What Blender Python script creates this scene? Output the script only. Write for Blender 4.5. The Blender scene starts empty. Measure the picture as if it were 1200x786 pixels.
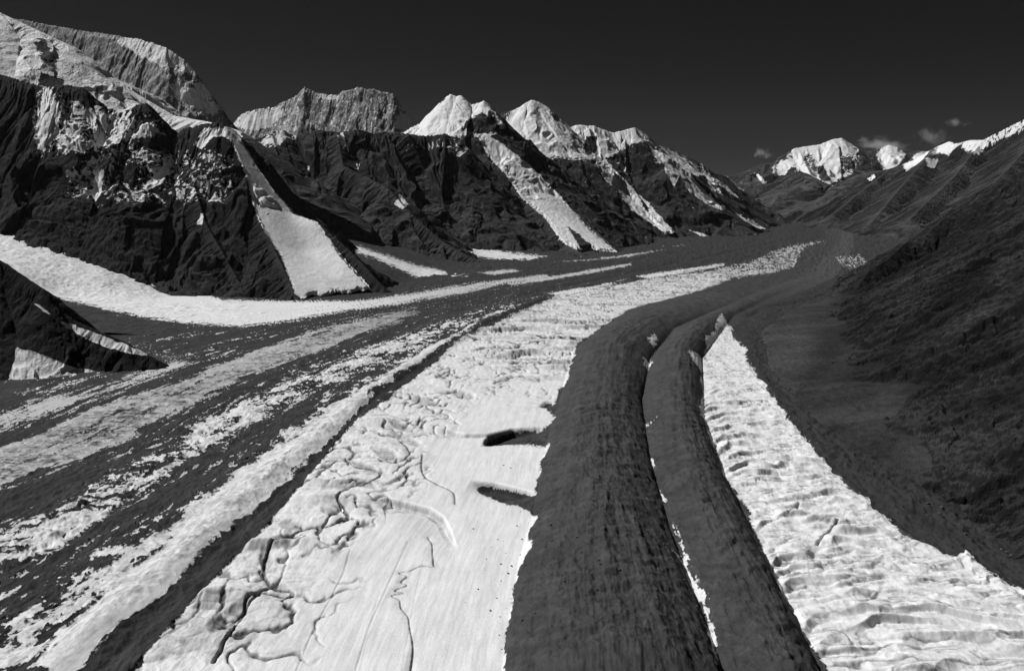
import bpy, math, time
import numpy as np
from mathutils import Vector
T0 = time.time()
scene = bpy.context.scene
COL = scene.collection
# ------------------------------------------------------------------ camera model (metres)
F, CX, CY, H, HORIZON = 950.0, 600.0, 393.0, 800.0, 220.0
PITCH = math.atan((CY - HORIZON) / F)
CP, SP = math.cos(PITCH), math.sin(PITCH)

def ray(u, v):
    a = (np.asarray(u, float) - CX) / F
    b = (CY - np.asarray(v, float)) / F
    return a, CP + b * SP, -SP + b * CP

def P(u, v, Y):                       # a sighted point at a known distance up the valley
    a, y, z = ray(u, v)
    t = Y / y
    return np.array([a * t, Y, H + z * t])

def G(u, v, z0=0.0):                  # a sighted point on the glacier
    a, y, z = ray(u, v)
    t = (z0 - H) / z
    return a * t, y * t

def project(X, Y, Z):
    zz = Z - H
    dep = Y * CP - zz * SP
    dep = np.where(dep < 1.0, 1.0, dep)
    return CX + F * X / dep, CY - F * (Y * SP + zz * CP) / dep

# ------------------------------------------------------------------ noise
def _hash(ix, iy, seed):
    h = (ix.astype(np.int64) * 374761393 + iy.astype(np.int64) * 668265263 + seed * 1274126177) & 0xFFFFFFFF
    h = ((h ^ (h >> 13)) * 1103515245) & 0xFFFFFFFF
    return (h ^ (h >> 16)) & 0xFFFF

COS = np.cos(np.arange(1024) * (2 * math.pi / 1024)).astype(np.float32); SIN = np.sin(np.arange(1024) * (2 * math.pi / 1024)).astype(np.float32)
def gn(x, y, seed=0):
    x = np.asarray(x, np.float64); y = np.asarray(y, np.float64)
    ix = np.floor(x); iy = np.floor(y)
    fx = (x - ix).astype(np.float32); fy = (y - iy).astype(np.float32)
    ux = fx * fx * fx * (fx * (fx * 6 - 15) + 10); uy = fy * fy * fy * (fy * (fy * 6 - 15) + 10)
    def g(dx, dy):
        a = _hash(ix + dx, iy + dy, seed) & 1023
        return COS[a] * (fx - dx) + SIN[a] * (fy - dy)
    a = g(0, 0); b = g(1, 0); c = g(0, 1); d = g(1, 1)
    return 1.5 * ((a + (b - a) * ux) * (1 - uy) + (c + (d - c) * ux) * uy)

def fbm(x, y, o=4, seed=0, gain=0.5):
    r = 0.0; a = 1.0; n = 0.0
    for i in range(o):
        r = r + a * gn(x * 2 ** i + 17.3 * i, y * 2 ** i - 9.1 * i, seed + i); n += a; a *= gain
    return r / n * 1.35

def ridged(x, y, o=4, seed=0, gain=0.5):
    r = 0.0; a = 1.0; n = 0.0
    for i in range(o):
        r = r + a * (1 - 2 * np.abs(gn(x * 2 ** i + 11.7 * i, y * 2 ** i + 5.3 * i, seed + i))); n += a; a *= gain
    return r / n

def sstep(a, b, x):
    t = np.clip((x - a) / (b - a), 0, 1)
    return t * t * (3 - 2 * t)

# ------------------------------------------------------------------ polygons and lines
def line_dist(px, py, pts):
    pts = np.asarray(pts, float)
    best = np.full(px.shape, 1e18); S = np.zeros(px.shape); side = np.zeros(px.shape); cum = 0.0
    for (ax, ay), (bx, by) in zip(pts[:-1], pts[1:]):
        dx, dy = bx - ax, by - ay; L2 = dx * dx + dy * dy + 1e-9; L = math.sqrt(L2)
        t = np.clip(((px - ax) * dx + (py - ay) * dy) / L2, 0, 1)
        d2 = (px - ax - t * dx) ** 2 + (py - ay - t * dy) ** 2
        m = d2 < best
        best = np.where(m, d2, best); S = np.where(m, cum + t * L, S)
        side = np.where(m, np.sign(dx * (py - ay) - dy * (px - ax)), side); cum += L
    return np.sqrt(best), S, side, cum

def poly_sd(px, py, poly, margin=25.0):
    poly = np.asarray(poly, float)
    out = np.full(px.shape, -margin)
    m = (px > poly[:, 0].min() - margin) & (px < poly[:, 0].max() + margin) & (py > poly[:, 1].min() - margin) & (py < poly[:, 1].max() + margin)
    if not m.any(): return out
    x = px[m]; y = py[m]
    best = np.full(x.shape, 1e18); ins = np.zeros(x.shape, bool)
    n = len(poly)
    for i in range(n):
        ax, ay = poly[i]; bx, by = poly[(i + 1) % n]
        dx, dy = bx - ax, by - ay; L2 = dx * dx + dy * dy + 1e-9
        t = np.clip(((x - ax) * dx + (y - ay) * dy) / L2, 0, 1)
        best = np.minimum(best, (x - ax - t * dx) ** 2 + (y - ay - t * dy) ** 2)
        c = ((ay > y) != (by > y))
        if by != ay:
            ins ^= c & (x < (bx - ax) * (y - ay) / (by - ay) + ax)
    d = np.sqrt(best)
    out[m] = np.maximum(np.where(ins, d, -d), -margin)
    return out

# ------------------------------------------------------------------ meshes
def tag(o, label=None, cat=None, group=None, kind=None):
    if label: o['label'] = label
    if cat: o['category'] = cat
    if group: o['group'] = group
    if kind: o['kind'] = kind
    return o

def grid_mesh(name, X, Y, Z, mat, attrs=None, fmask=None, parent=None, smooth=True):
    R, C = X.shape
    idx = np.arange(R * C).reshape(R, C)
    q = np.stack([idx[:-1, :-1], idx[:-1, 1:], idx[1:, 1:], idx[1:, :-1]], -1).reshape(-1, 4)
    if fmask is not None: q = q[fmask.reshape(-1)]
    used = np.zeros(R * C, bool); used[q.reshape(-1)] = True
    remap = np.cumsum(used) - 1
    q = remap[q].astype(np.int32)
    co = np.stack([X.reshape(-1)[used], Y.reshape(-1)[used], Z.reshape(-1)[used]], -1).astype(np.float32)
    me = bpy.data.meshes.new(name)
    me.vertices.add(len(co)); me.vertices.foreach_set('co', co.reshape(-1))
    me.loops.add(q.size); me.loops.foreach_set('vertex_index', q.reshape(-1))
    me.polygons.add(len(q)); me.polygons.foreach_set('loop_start', np.arange(0, q.size, 4, dtype=np.int32))
    me.update(calc_edges=True)
    me.polygons.foreach_set('use_smooth', np.full(len(q), smooth))
    for k, a in (attrs or {}).items():
        at = me.attributes.new(k, 'FLOAT', 'POINT')
        at.data.foreach_set('value', np.asarray(a, np.float32).reshape(-1)[used])
    me.materials.append(mat)
    o = bpy.data.objects.new(name, me); COL.objects.link(o)
    if parent: o.parent = parent
    return o

# ------------------------------------------------------------------ materials (all neutral: the film is black and white)
def nodes(name):
    m = bpy.data.materials.new(name); m.use_nodes = True
    nt = m.node_tree; nt.nodes.clear()
    return m, nt
class N:
    def __init__(s, nt): s.nt = nt
    def __call__(s, t, ins=None, **kw):
        n = s.nt.nodes.new(t)
        for k, v in kw.items(): setattr(n, k, v)
        for k, v in (ins or {}).items():
            if hasattr(v, 'is_output'): s.nt.links.new(v, n.inputs[k])
            else: n.inputs[k].default_value = v
        return n
    def math(s, op, a, b=0.0, c=0.0, clamp=False):
        return s('ShaderNodeMath', {0: a, 1: b, 2: c}, operation=op, use_clamp=clamp).outputs[0]
    def ramp(s, x, a, b, lo=0.0, hi=1.0):
        return s('ShaderNodeMapRange', {0: x, 1: a, 2: b, 3: lo, 4: hi}, interpolation_type='SMOOTHSTEP').outputs[0]
    def noise(s, vec, scale, detail=6.0, rough=0.55, dist=0.0):
        return s('ShaderNodeTexNoise', {'Vector': vec, 'Scale': scale, 'Detail': detail, 'Roughness': rough, 'Distortion': dist}).outputs[0]

def surface_material(name, dark, light, scale, bump_rock, bump_snow, edge=0.5, snow_rough=0.6, dark_var=0.45, light_var=0.12):
    """Rock or rubble where 'snow' is 0, snow or ice where it is 1; 'tone' varies the rock and 'soil' darkens the ice with grit and painted shade."""
    m, nt = nodes(name); n = N(nt)
    pos = n('ShaderNodeNewGeometry').outputs['Position']
    at = n('ShaderNodeAttribute', attribute_name='snow').outputs['Fac']
    tone = n('ShaderNodeAttribute', attribute_name='tone').outputs['Fac']
    n1 = n.noise(pos, 1.0 / scale, 8.0, 0.62)
    n2 = n.noise(pos, 1.0 / (scale * 9), 6.0, 0.6, 0.6)
    n3 = n.noise(pos, 4.0 / scale, 4.0, 0.6)
    fac = n.math('ADD', at, n.math('MULTIPLY', n.math('SUBTRACT', n1, 0.5), edge * 2))
    fac = n.ramp(fac, 0.42, 0.58)
    var = n.math('ADD', n.math('MULTIPLY', n.math('SUBTRACT', n1, 0.5), dark_var * 2), n.math('MULTIPLY', n.math('SUBTRACT', n2, 0.5), dark_var * 2.4))
    var = n.math('MULTIPLY', n.math('MAXIMUM', n.math('ADD', 1.0, var), 0.25), tone)
    dk = n.math('MULTIPLY', dark, var)
    lv = n.math('ADD', n.math('MULTIPLY', n.math('SUBTRACT', n1, 0.5), light_var * 2), n.math('MULTIPLY', n.math('SUBTRACT', n2, 0.5), light_var * 2))
    dirt = n('ShaderNodeAttribute', attribute_name='soil_shade').outputs['Fac']
    lt = n.math('MULTIPLY', n.math('MULTIPLY', light, n.math('ADD', 1.0, lv)), n.math('SUBTRACT', 1.0, dirt))
    mixv = n('ShaderNodeMix', {0: fac, 2: dk, 3: lt}, data_type='FLOAT').outputs[0]
    colr = n('ShaderNodeCombineColor', {0: mixv, 1: mixv, 2: mixv}).outputs[0]
    hgt = n.math('ADD', n.math('MULTIPLY', n1, 1.0), n.math('MULTIPLY', n3, 0.35))
    dist = n('ShaderNodeMix', {0: fac, 2: bump_rock, 3: bump_snow}, data_type='FLOAT').outputs[0]
    bp = n('ShaderNodeBump', {'Height': n.math('MULTIPLY', hgt, dist), 'Strength': 1.0, 'Distance': 1.0})
    rough = n('ShaderNodeMix', {0: fac, 2: 0.95, 3: snow_rough}, data_type='FLOAT').outputs[0]
    b = n('ShaderNodeBsdfPrincipled', {'Base Color': colr, 'Roughness': rough, 'Normal': bp.outputs[0], 'Specular IOR Level': 0.15})
    o = n('ShaderNodeOutputMaterial', {'Surface': b.outputs[0]})
    return m

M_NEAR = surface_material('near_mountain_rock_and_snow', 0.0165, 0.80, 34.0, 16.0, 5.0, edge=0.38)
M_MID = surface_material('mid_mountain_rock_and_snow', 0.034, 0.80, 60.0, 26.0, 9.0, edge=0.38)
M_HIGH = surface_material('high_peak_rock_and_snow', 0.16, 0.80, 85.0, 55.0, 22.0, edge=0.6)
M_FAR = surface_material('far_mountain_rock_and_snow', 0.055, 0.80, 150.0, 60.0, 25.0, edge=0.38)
M_RIGHT = surface_material('valley_side_scree', 0.030, 0.80, 22.0, 15.0, 4.0, edge=0.4)
M_ICE = surface_material('glacier_ice_and_grit', 0.046, 0.80, 7.0, 2.6, 0.9, edge=0.36, snow_rough=0.5)
M_RUBBLE = surface_material('moraine_rubble', 0.055, 0.80, 6.0, 2.6, 0.8, edge=0.36)

# ------------------------------------------------------------------ mountains from ridge lines
def ridge3(pts):
    out = []; lastY = None
    ys = [(p[2] if len(p) == 3 else p[1]) if len(p) > 2 else None for p in pts]      # (x, y, z, 0) is a surveyed point
    ks = [i for i, y in enumerate(ys) if y is not None]
    for i, p in enumerate(pts):
        out.append(np.array(p[:3], float) if len(p) == 4 else P(p[0], p[1], np.interp(i, ks, [ys[k] for k in ks])))
    return np.array(out)

def tps(ctrl, X, Y):
    c = np.array(ctrl, float); n = len(c); s = 1000.0
    xy = c[:, :2] / s
    def phi(r2): return np.where(r2 > 1e-12, 0.5 * r2 * np.log(np.maximum(r2, 1e-12)), 0)
    r2 = ((xy[:, None] - xy[None]) ** 2).sum(-1)
    A = np.zeros((n + 3, n + 3)); A[:n, :n] = phi(r2) + np.eye(n) * 1e-3; A[:n, n] = 1; A[:n, n + 1:] = xy; A[n, :n] = 1; A[n + 1:, :n] = xy.T
    w = np.linalg.solve(A, np.concatenate([c[:, 2], np.zeros(3)]))
    out = w[n] + w[n + 1] * X / s + w[n + 2] * Y / s
    for i in range(n): out = out + w[i] * phi((X / s - xy[i, 0]) ** 2 + (Y / s - xy[i, 1]) ** 2)
    return out

def mountain(name, label, ridges, urange, yrange, mat, cols=400, rows=400, slope=0.9, relief=1500.0, gully=(160.0, 70.0), fine=(60, 14), jag=10.0,
             snow=(), parts=(), fills=(), base_snow=None, tone=1.0, seed=0, conc=0.5, sscale=34.0, fill_ground=(), bands=(), back=1.0, floor_z=-60.0):
    """ridges: list of (points, slope factor, crest jag factor).  Height is the highest of all ridge flanks, fluted by gullies running down the fall line."""
    lo, hi = max(urange[0], -15), min(urange[1], 1215)            # finer mesh where it is seen, coarser beyond
    nl, nr = (50 if urange[0] < lo else 0), (110 if urange[1] > hi else 0)
    uc = np.concatenate([np.linspace(urange[0], lo, nl, endpoint=False), np.linspace(lo, hi, cols - nl - nr), np.linspace(hi, urange[1], nr + 1)[1:]])
    a = (uc - CX) / F
    q = np.linspace(0, 1, rows)
    Yr = yrange[0] + (yrange[1] - yrange[0]) * q ** back
    Y = np.repeat(Yr[:, None], cols, 1); X = (Y / CP) * a[None, :]
    bestZ = np.full(X.shape, -1e9); plain = np.full(X.shape, -1e9); bs = np.zeros(X.shape); bd = np.zeros(X.shape)
    gl = gully[0]
    wx = fbm(X / (gl * 5), Y / (gl * 5), 3, seed + 50) * gl * 0.75 + fbm(X / (gl * 1.3), Y / (gl * 1.3), 3, seed + 52) * gl * 0.16
    wy = fbm(X / (gl * 5) + 40, Y / (gl * 5), 3, seed + 60) * gl * 1.2
    for ri, r in enumerate(ridges):
        pts = ridge3(r[0]); sf = r[1] if len(r) > 1 else 1.0; jf = r[2] if len(r) > 2 else 1.0
        zb = np.full(X.shape, -1e9); sb = np.zeros(X.shape); db = np.zeros(X.shape); cum = 0.0
        for A, B in zip(pts[:-1], pts[1:]):
            dx, dy = B[0] - A[0], B[1] - A[1]; L2 = dx * dx + dy * dy + 1e-6; L = math.sqrt(L2)
            t = np.clip(((X - A[0]) * dx + (Y - A[1]) * dy) / L2, 0, 1)
            d = np.hypot(X - A[0] - t * dx, Y - A[1] - t * dy)
            zc = A[2] + t * (B[2] - A[2])
            k = slope * sf
            zr = np.maximum(zc + 60.0, 60.0); D = zr / (k * (1 - conc / 2))      # the flank eases off and meets the valley floor at D
            z = zc - np.where(d < D, k * d - conc * k * d * d / (2 * D), zr + k * (1 - conc) * (d - D) + 0.15 * (d - D))
            m = z > zb
            zb = np.where(m, z, zb); sb = np.where(m, cum + t * L, sb); db = np.where(m, d, db); cum += L
        sd_ = seed + ri * 13
        plain = np.maximum(plain, zb)
        w = np.clip(db / 260.0, 0, 1)
        q_ = sb + wx; r_ = db + wy
        g0 = ridged((sb + 2 * wx) / (gl * 3.6), r_ / (gl * 14.0), 2, sd_ + 2) - 0.15
        g1 = ridged((sb + 1.5 * wx) / gl, r_ / (gl * 8.0), 3, sd_) - 0.3
        g2 = ridged(q_ / (gl * 0.33), r_ / (gl * 3.6), 3, sd_ + 5) - 0.3
        g3 = ridged(q_ / (gl * 0.10), r_ / (gl * 2.2), 3, sd_ + 7) - 0.3
        ht = np.clip(db / (gl * 3.0), 0, 1)
        zb = zb + gully[1] * (2.3 * ht * g0 + np.clip(db / (gl * 1.2), 0, 1) * 1.05 * g1 + np.clip(db / (gl * 0.5), 0, 1) * 0.36 * g2 + np.clip(db / (gl * 0.25), 0, 1) * 0.13 * g3)
        zb = zb + jag * jf * (ridged(sb / 55.0, sb * 0 + ri, 4, sd_ + 9) + 0.5 * gn(sb / 170.0, sb * 0 + ri, sd_ + 10)) * np.exp(-db / 90.0)
        m = zb > bestZ
        bestZ = np.where(m, zb, bestZ); bs = np.where(m, sb + ri * 5000, bs); bd = np.where(m, db, bd)
    Z = bestZ
    Z = Z + 0.3 * fine[1] * (fbm(X / fine[0], Y / fine[0], 5, seed + 77, 0.55) + 0.6 * ridged(X / (fine[0] * 2.2), Y / (fine[0] * 2.2), 3, seed + 78)) * np.clip(bd / 60, 0.25, 1)
    Z = np.maximum(Z, floor_z + 5 * fbm(X / 200, Y / 200, 2, seed))
    smo = np.full(X.shape, 0.12); iso0 = fbm(X / 40.0, Y / 40.0, 4, seed + 96)
    for ctrl, poly, lift in fills:              # snow cones bridging the gully between two ribs
        tz = tps([(*P(u, v, yy)[:2], P(u, v, yy)[2] + dz) for u, v, yy, dz in ctrl], X, Y)
        tu, tv = project(X, Y, tz)
        dd = poly_sd(tu, tv, poly); m = (dd > -3) & (np.abs(Y - np.mean([c[2] for c in ctrl])) < 2600)
        tz = tz + lift + 0.25 * lift * fbm(X / 60, Y / 60, 4, seed + 7)
        k = np.where(m, sstep(-3, 2.5, dd + 2.5 * iso0), 0)
        Z = Z + k * (np.maximum(tz, Z - 25) - Z); plain = np.where(m, Z, plain); smo = np.where(m, 0.0, smo)
    if fill_ground:                       # gentle apron spreading out from the foot of the wall
        tz = tps([(*G(u, v, z0), z0) for u, v, z0 in fill_ground[0]], X, Y)
        tu, tv = project(X, Y, tz); dd = poly_sd(tu, tv, fill_ground[1]); m = dd > -6
        tz = tz + 5 * fbm(X / 120, Y / 120, 5, seed + 8) + 3 * ridged(X / 50, Y / 70, 3, seed + 9) - 50 * sstep(14, -6, dd) * (1 + 0.5 * fbm(X / 60, Y / 60, 3, seed + 12))
        Z = np.where(m, np.maximum(Z, tz), Z)
    U, V = project(X, Y, Z)
    # snow: drawn patches, ragged along the fall line
    st = fbm((bs + wx) / sscale, (bd + wy) / (sscale * 5.0), 5, seed + 90, 0.65)
    iso = fbm(X / (sscale * 1.2), Y / (sscale * 1.2) + Z / (sscale * 1.5), 5, seed + 95, 0.65)
    S = np.full(X.shape, -1.0)
    if base_snow is not None:
        S = base_snow(X, Y, Z, U, V, st, iso, bd)
    for poly, feather, amp, bias in snow:
        d = poly_sd(U + 2.0 * iso, V + 2.0 * st, poly)
        if amp < 0:   # bare rock inside
            S = np.minimum(S, -(np.clip(d / feather, -1, 1) + (-amp) * (0.6 * st + 0.6 * iso) + bias))
        else:
            S = np.maximum(S, np.clip(d / feather, -1, 1) + amp * (0.7 * st + 0.5 * iso) + bias)
    sn = np.clip(0.5 + 0.5 * S, 0, 1)
    Z = Z + (np.maximum(plain, floor_z) - Z) * sstep(0.45, 0.95, sn) * smo * np.clip(bd / 50, 0, 1)   # snow fills the gullies
    U, V = project(X, Y, Z)
    gy = np.gradient(Z, axis=0) / np.maximum(np.gradient(Y, axis=0), 1e-3); gx = np.gradient(Z, axis=1) / np.maximum(np.gradient(X, axis=1), 1e-3)
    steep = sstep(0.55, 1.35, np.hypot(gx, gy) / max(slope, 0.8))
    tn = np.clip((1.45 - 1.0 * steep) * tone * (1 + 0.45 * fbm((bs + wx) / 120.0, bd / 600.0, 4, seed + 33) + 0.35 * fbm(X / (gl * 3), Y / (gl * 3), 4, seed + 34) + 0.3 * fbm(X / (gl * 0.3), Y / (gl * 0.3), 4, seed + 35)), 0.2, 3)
    for poly, k in bands:                  # outlined patches where the surface tone is darker or paler
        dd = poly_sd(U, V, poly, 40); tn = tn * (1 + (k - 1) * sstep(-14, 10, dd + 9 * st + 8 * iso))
    soil_shade = np.clip(0.10 + 0.22 * st, 0, 0.5)
    attrs = {'snow': sn, 'tone': tn, 'soil_shade': soil_shade}
    fm = np.ones((rows - 1, cols - 1), bool)
    own = []
    for pname, poly, plabel in parts:
        d = poly_sd(U + 2.0 * iso, V + 2.0 * st, poly) + 1.5
        ins = (d > 0) & (sn > 0.4)
        f = ins[:-1, :-1] & ins[1:, 1:] & ins[:-1, 1:] & ins[1:, :-1] & fm
        fm &= ~f
        own.append((pname, plabel, f))
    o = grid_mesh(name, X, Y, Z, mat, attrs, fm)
    tag(o, label, 'mountain', None, 'structure')
    for pname, plabel, f in own:
        if f.any():
            c = grid_mesh(pname, X, Y, Z, mat, attrs, f, o)
            if plabel: c['label'] = plabel
    return o

# ---- near left: dark foot of a spur
mountain('mountain', 'low dark rock spur with one thin snow streak at the left edge of the ice', [
    ([(-250, 240, 4300), (-120, 265, 4000), (0, 305, 3760), (50, 338, 3700), (66, 360), (88, 376), (115, 388), (150, 402), (180, 420), (205, 438, 3560)], 1.25, 0.5)],
    (-330, 330), (2900, 5000), M_NEAR, 560, 400, slope=1.0, relief=700, gully=(60, 22), fine=(30, 16), jag=6, seed=3,
    snow=[([(70, 378), (80, 378), (110, 390), (140, 401), (178, 416), (160, 415), (128, 407), (100, 396)], 2.0, 0.5, 0.3),
          ([(20, 408), (50, 416), (75, 427), (115, 440), (88, 446), (50, 450), (10, 452)], 2.5, 0.5, 0.3),
          ([(40, 355), (47, 358), (58, 368), (50, 364)], 2, 0.5, 0.2), ([(92, 430), (112, 436), (110, 440), (95, 436)], 2, .6, 0)],
    parts=[('snow_streak', [(70, 378), (80, 378), (110, 390), (140, 401), (178, 416), (160, 415), (128, 407), (100, 396)], 'thin snow streak running down the spur'),
           ('snow_fan', [(20, 408), (50, 416), (75, 427), (115, 440), (88, 446), (50, 450), (10, 452)], 'bright snow fan at the foot of the spur')])

# ---- left foreground massif
fan1 = [(262, 148), (276, 153), (300, 195), (322, 226), (345, 251), (370, 260), (396, 296), (434, 338), (420, 339), (408, 344), (394, 341), (380, 347), (366, 343), (354, 350), (346, 343), (330, 300), (306, 262), (297, 238), (289, 205), (276, 175)]
mountain('mountain', 'near black rocky mountain with a broad snow fan falling from its right shoulder', [
    ([(-250, 20, 8200), (-100, 60, 7900), (0, 88, 7700), (50, 103, 7600), (75, 101), (97, 103), (112, 116), (125, 128), (145, 130), (160, 123), (172, 122), (185, 140), (205, 163), (215, 152), (240, 146, 7520), (255, 144), (268, 150, 7450)], 1.15),
    ([(268, 150, 7450), (290, 205, 7120), (299, 245, 6850), (318, 285, 6500), (345, 343, 5900), (352, 355, 5800)], 1.0, 0.4),
    ([(268, 150, 7450), (300, 193, 7300), (340, 250, 7050), (372, 260, 6950), (410, 294, 6650), (450, 337, 6250)], 1.15, 0.4),
    ([(215, 153, 7530), (222, 200, 7150), (240, 260, 6700), (280, 330, 6150)], 1.1, 0.4),
    ([(160, 125, 7560), (150, 190, 7150), (175, 255, 6800), (200, 310, 6450)], 1.1, 0.5),
    ([(97, 104, 7600), (95, 170, 7250), (115, 235, 6950), (140, 280, 6700)], 1.1, 0.5),
    ([(0, 90, 7700), (20, 160, 7350), (50, 215, 7150)], 1.1, 0.5)],
    (-300, 470), (5700, 9000), M_NEAR, 860, 560, slope=1.2, relief=2600, gully=(150, 75), fine=(42, 34), jag=16, seed=11, back=1.25, tone=1.2,
    fills=[([(268, 152, 7440, -6), (290, 205, 7120, -6), (299, 245, 6850, -8), (318, 285, 6500, -8), (345, 343, 5900, -5), (300, 193, 7300, -8), (340, 250, 7050, -4), (372, 260, 6950, -4), (410, 294, 6650, -4), (440, 337, 6250, -4), (325, 250, 6940, 6), (360, 295, 6650, 15), (390, 338, 6130, 8)], fan1, 6.0)],
    snow=[(fan1, 2.5, 0.35, 0.35),
          ([(50, 100), (62, 105), (72, 130), (60, 165), (48, 185), (40, 150)], 8, 1.0, 0.0),
          ([(105, 150), (150, 120), (165, 122), (135, 135), (112, 150)], 4, 0.9, -0.1),
          ([(50, 115), (80, 105), (120, 120), (180, 130), (195, 160), (120, 185), (60, 190)], 14, 1.7, -0.8),
          ([(60, 190), (140, 150), (190, 170), (270, 165), (290, 215), (270, 245), (120, 250), (80, 240)], 16, 1.9, -1.15),
          ([(165, 220), (180, 205), (200, 185), (205, 190), (190, 215), (172, 225)], 4, 1.0, -0.1),
          ([(108, 230), (112, 205), (118, 200), (119, 225), (112, 236)], 3, 0.9, 0.1),
          ([(228, 170), (240, 150), (268, 150), (275, 168), (262, 160), (250, 160), (236, 175)], 4, 0.9, 0.0),
          ([(230, 262), (236, 250), (239, 250), (236, 263)], 2.5, 0.5, 0.2)],
    parts=[('snow_fan', fan1, 'broad smooth snow fan narrowing upward into a chute')])

# ---- great face at the top left, and the snow ramp in front of it
def shaded_face_snow(X, Y, Z, U, V, st, iso, bd):
    return 0.8 * st + 0.7 * iso - 0.75
mountain('mountain', 'huge steep grey face with patchy snow rising out of the top left corner', [
    ([(-300, -10, 13800), (-100, 8, 13300), (0, 20, 13000), (90, 36, 12800), (165, 47, 12550), (195, 57, 12400), (215, 70), (228, 85, 12300), (250, 115, 12200), (272, 148, 12100), (310, 200, 12000)], 1.0),
    ([(165, 47, 12550), (190, 90, 12200), (215, 150, 11800)], 1.1, 0.5), ([(228, 85, 12300), (238, 130, 12000), (250, 170, 11700)], 1.2, 0.5),
    ([(60, 30, 12850), (110, 75, 12350), (150, 130, 11900)], 1.1, .5)],
    (-330, 330), (11000, 15500), M_HIGH, 700, 420, slope=1.7, relief=3500, gully=(260, 48), fine=(190, 170), jag=22, seed=23, back=1.3, tone=1.7,
    base_snow=shaded_face_snow,
    snow=[([(165, 45), (195, 55), (232, 85), (220, 84), (190, 75), (160, 60), (140, 48)], 6, 0.8, 0.5),
          ([(205, 95), (222, 100), (240, 95), (262, 130), (240, 135), (215, 125), (200, 110)], 10, 1.6, 0.0)])
mountain('mountain', 'bright smooth snow ramp lying below the huge grey face, top left', [
    ([(-300, -60, 10700), (-100, -15, 10400), (0, 15, 10300), (45, 36, 10200), (75, 50, 10150), (100, 74, 10100), (125, 92), (150, 104, 10000), (205, 136, 9800), (245, 143, 9600), (280, 153, 9400), (300, 190, 9300), (322, 270, 9100)], 1.0, 0.3)],
    (-330, 440), (8700, 11800), M_HIGH, 700, 280, slope=0.75, conc=0.0, relief=2000, gully=(330, 90), fine=(140, 22), jag=8, seed=31, tone=0.3,
    base_snow=lambda X, Y, Z, U, V, st, iso, bd: 0.75 + 0.7 * st + 0.6 * iso - 3 * sstep(276, 296, U),
    snow=[([(50, 45), (62, 60), (66, 80), (52, 75), (40, 50)], 6, -0.9, 0.0), ([(95, 103), (120, 100), (122, 112), (108, 108)], 4, -1.0, 0.0),
          ([(45, 82), (70, 90), (75, 103), (45, 103)], 5, -1.3, -0.1)])

# ---- far jagged wall
mountain('mountain', 'distant grey wall with a jagged level crest between the great face and the white peaks', [
    ([(250, 165, 17300), (274, 146, 17200), (283, 135), (296, 130), (320, 127, 17000), (345, 115), (357, 103), (369, 110), (382, 112), (396, 113), (404, 107), (421, 104), (432, 106), (447, 108), (460, 111), (468, 122), (478, 136), (490, 150), (520, 175, 16500)], 1.0),
    ([(357, 103, 17000), (352, 140, 16600), (350, 175, 16300)], 1.2, .5), ([(404, 107, 17000), (412, 140, 16600), (420, 175, 16300)], 1.2, .5), ([(460, 111, 16900), (470, 145, 16600), (475, 175, 16300)], 1.2, .5)],
    (235, 540), (15600, 20000), M_HIGH, 420, 300, slope=2.0, relief=4500, gully=(260, 34), fine=(170, 190), jag=40, seed=41, back=1.4, tone=1.7,
    base_snow=lambda X, Y, Z, U, V, st, iso, bd: -0.25 + 0.7 * st + 1.1 * iso,
    snow=[([(277, 146), (284, 134), (318, 128), (335, 128), (320, 145), (295, 152)], 8, 0.9, 0.3), ([(462, 150), (470, 132), (482, 140), (490, 155)], 6, 0.8, 0.3),
          ([(372, 110), (396, 112), (395, 116), (374, 114)], 2, .5, 0.3)])

# ---- dark middle ridges
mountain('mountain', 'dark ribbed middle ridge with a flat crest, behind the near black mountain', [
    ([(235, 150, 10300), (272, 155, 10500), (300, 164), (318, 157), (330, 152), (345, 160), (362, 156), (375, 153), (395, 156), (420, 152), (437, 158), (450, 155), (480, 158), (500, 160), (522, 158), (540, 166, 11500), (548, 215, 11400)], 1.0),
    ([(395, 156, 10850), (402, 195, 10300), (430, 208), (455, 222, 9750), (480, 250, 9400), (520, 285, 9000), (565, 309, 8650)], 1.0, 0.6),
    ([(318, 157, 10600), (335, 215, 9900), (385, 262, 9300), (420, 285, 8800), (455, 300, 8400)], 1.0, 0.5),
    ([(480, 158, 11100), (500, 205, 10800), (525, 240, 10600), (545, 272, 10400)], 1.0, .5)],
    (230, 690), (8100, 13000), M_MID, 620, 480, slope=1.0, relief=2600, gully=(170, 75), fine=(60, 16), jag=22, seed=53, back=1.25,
    snow=[([(300, 168), (330, 150), (350, 152), (345, 170), (310, 172)], 6, 1.4, -0.2), ([(345, 220), (352, 205), (362, 196), (362, 203), (350, 222)], 3, .7, 0.2),
          ([(395, 158), (402, 155), (406, 170), (402, 175)], 3, .8, 0), ([(440, 170), (560, 155), (600, 175), (560, 185), (460, 180)], 10, 1.9, -1.2),
          ([(534, 182), (548, 170), (550, 173), (538, 184)], 2, .5, 0.1), ([(462, 240), (468, 228), (478, 240), (472, 245)], 3, .8, 0.0), ([(405, 188), (420, 188), (422, 200), (408, 196)], 3, 1.3, -0.3)])

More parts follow.
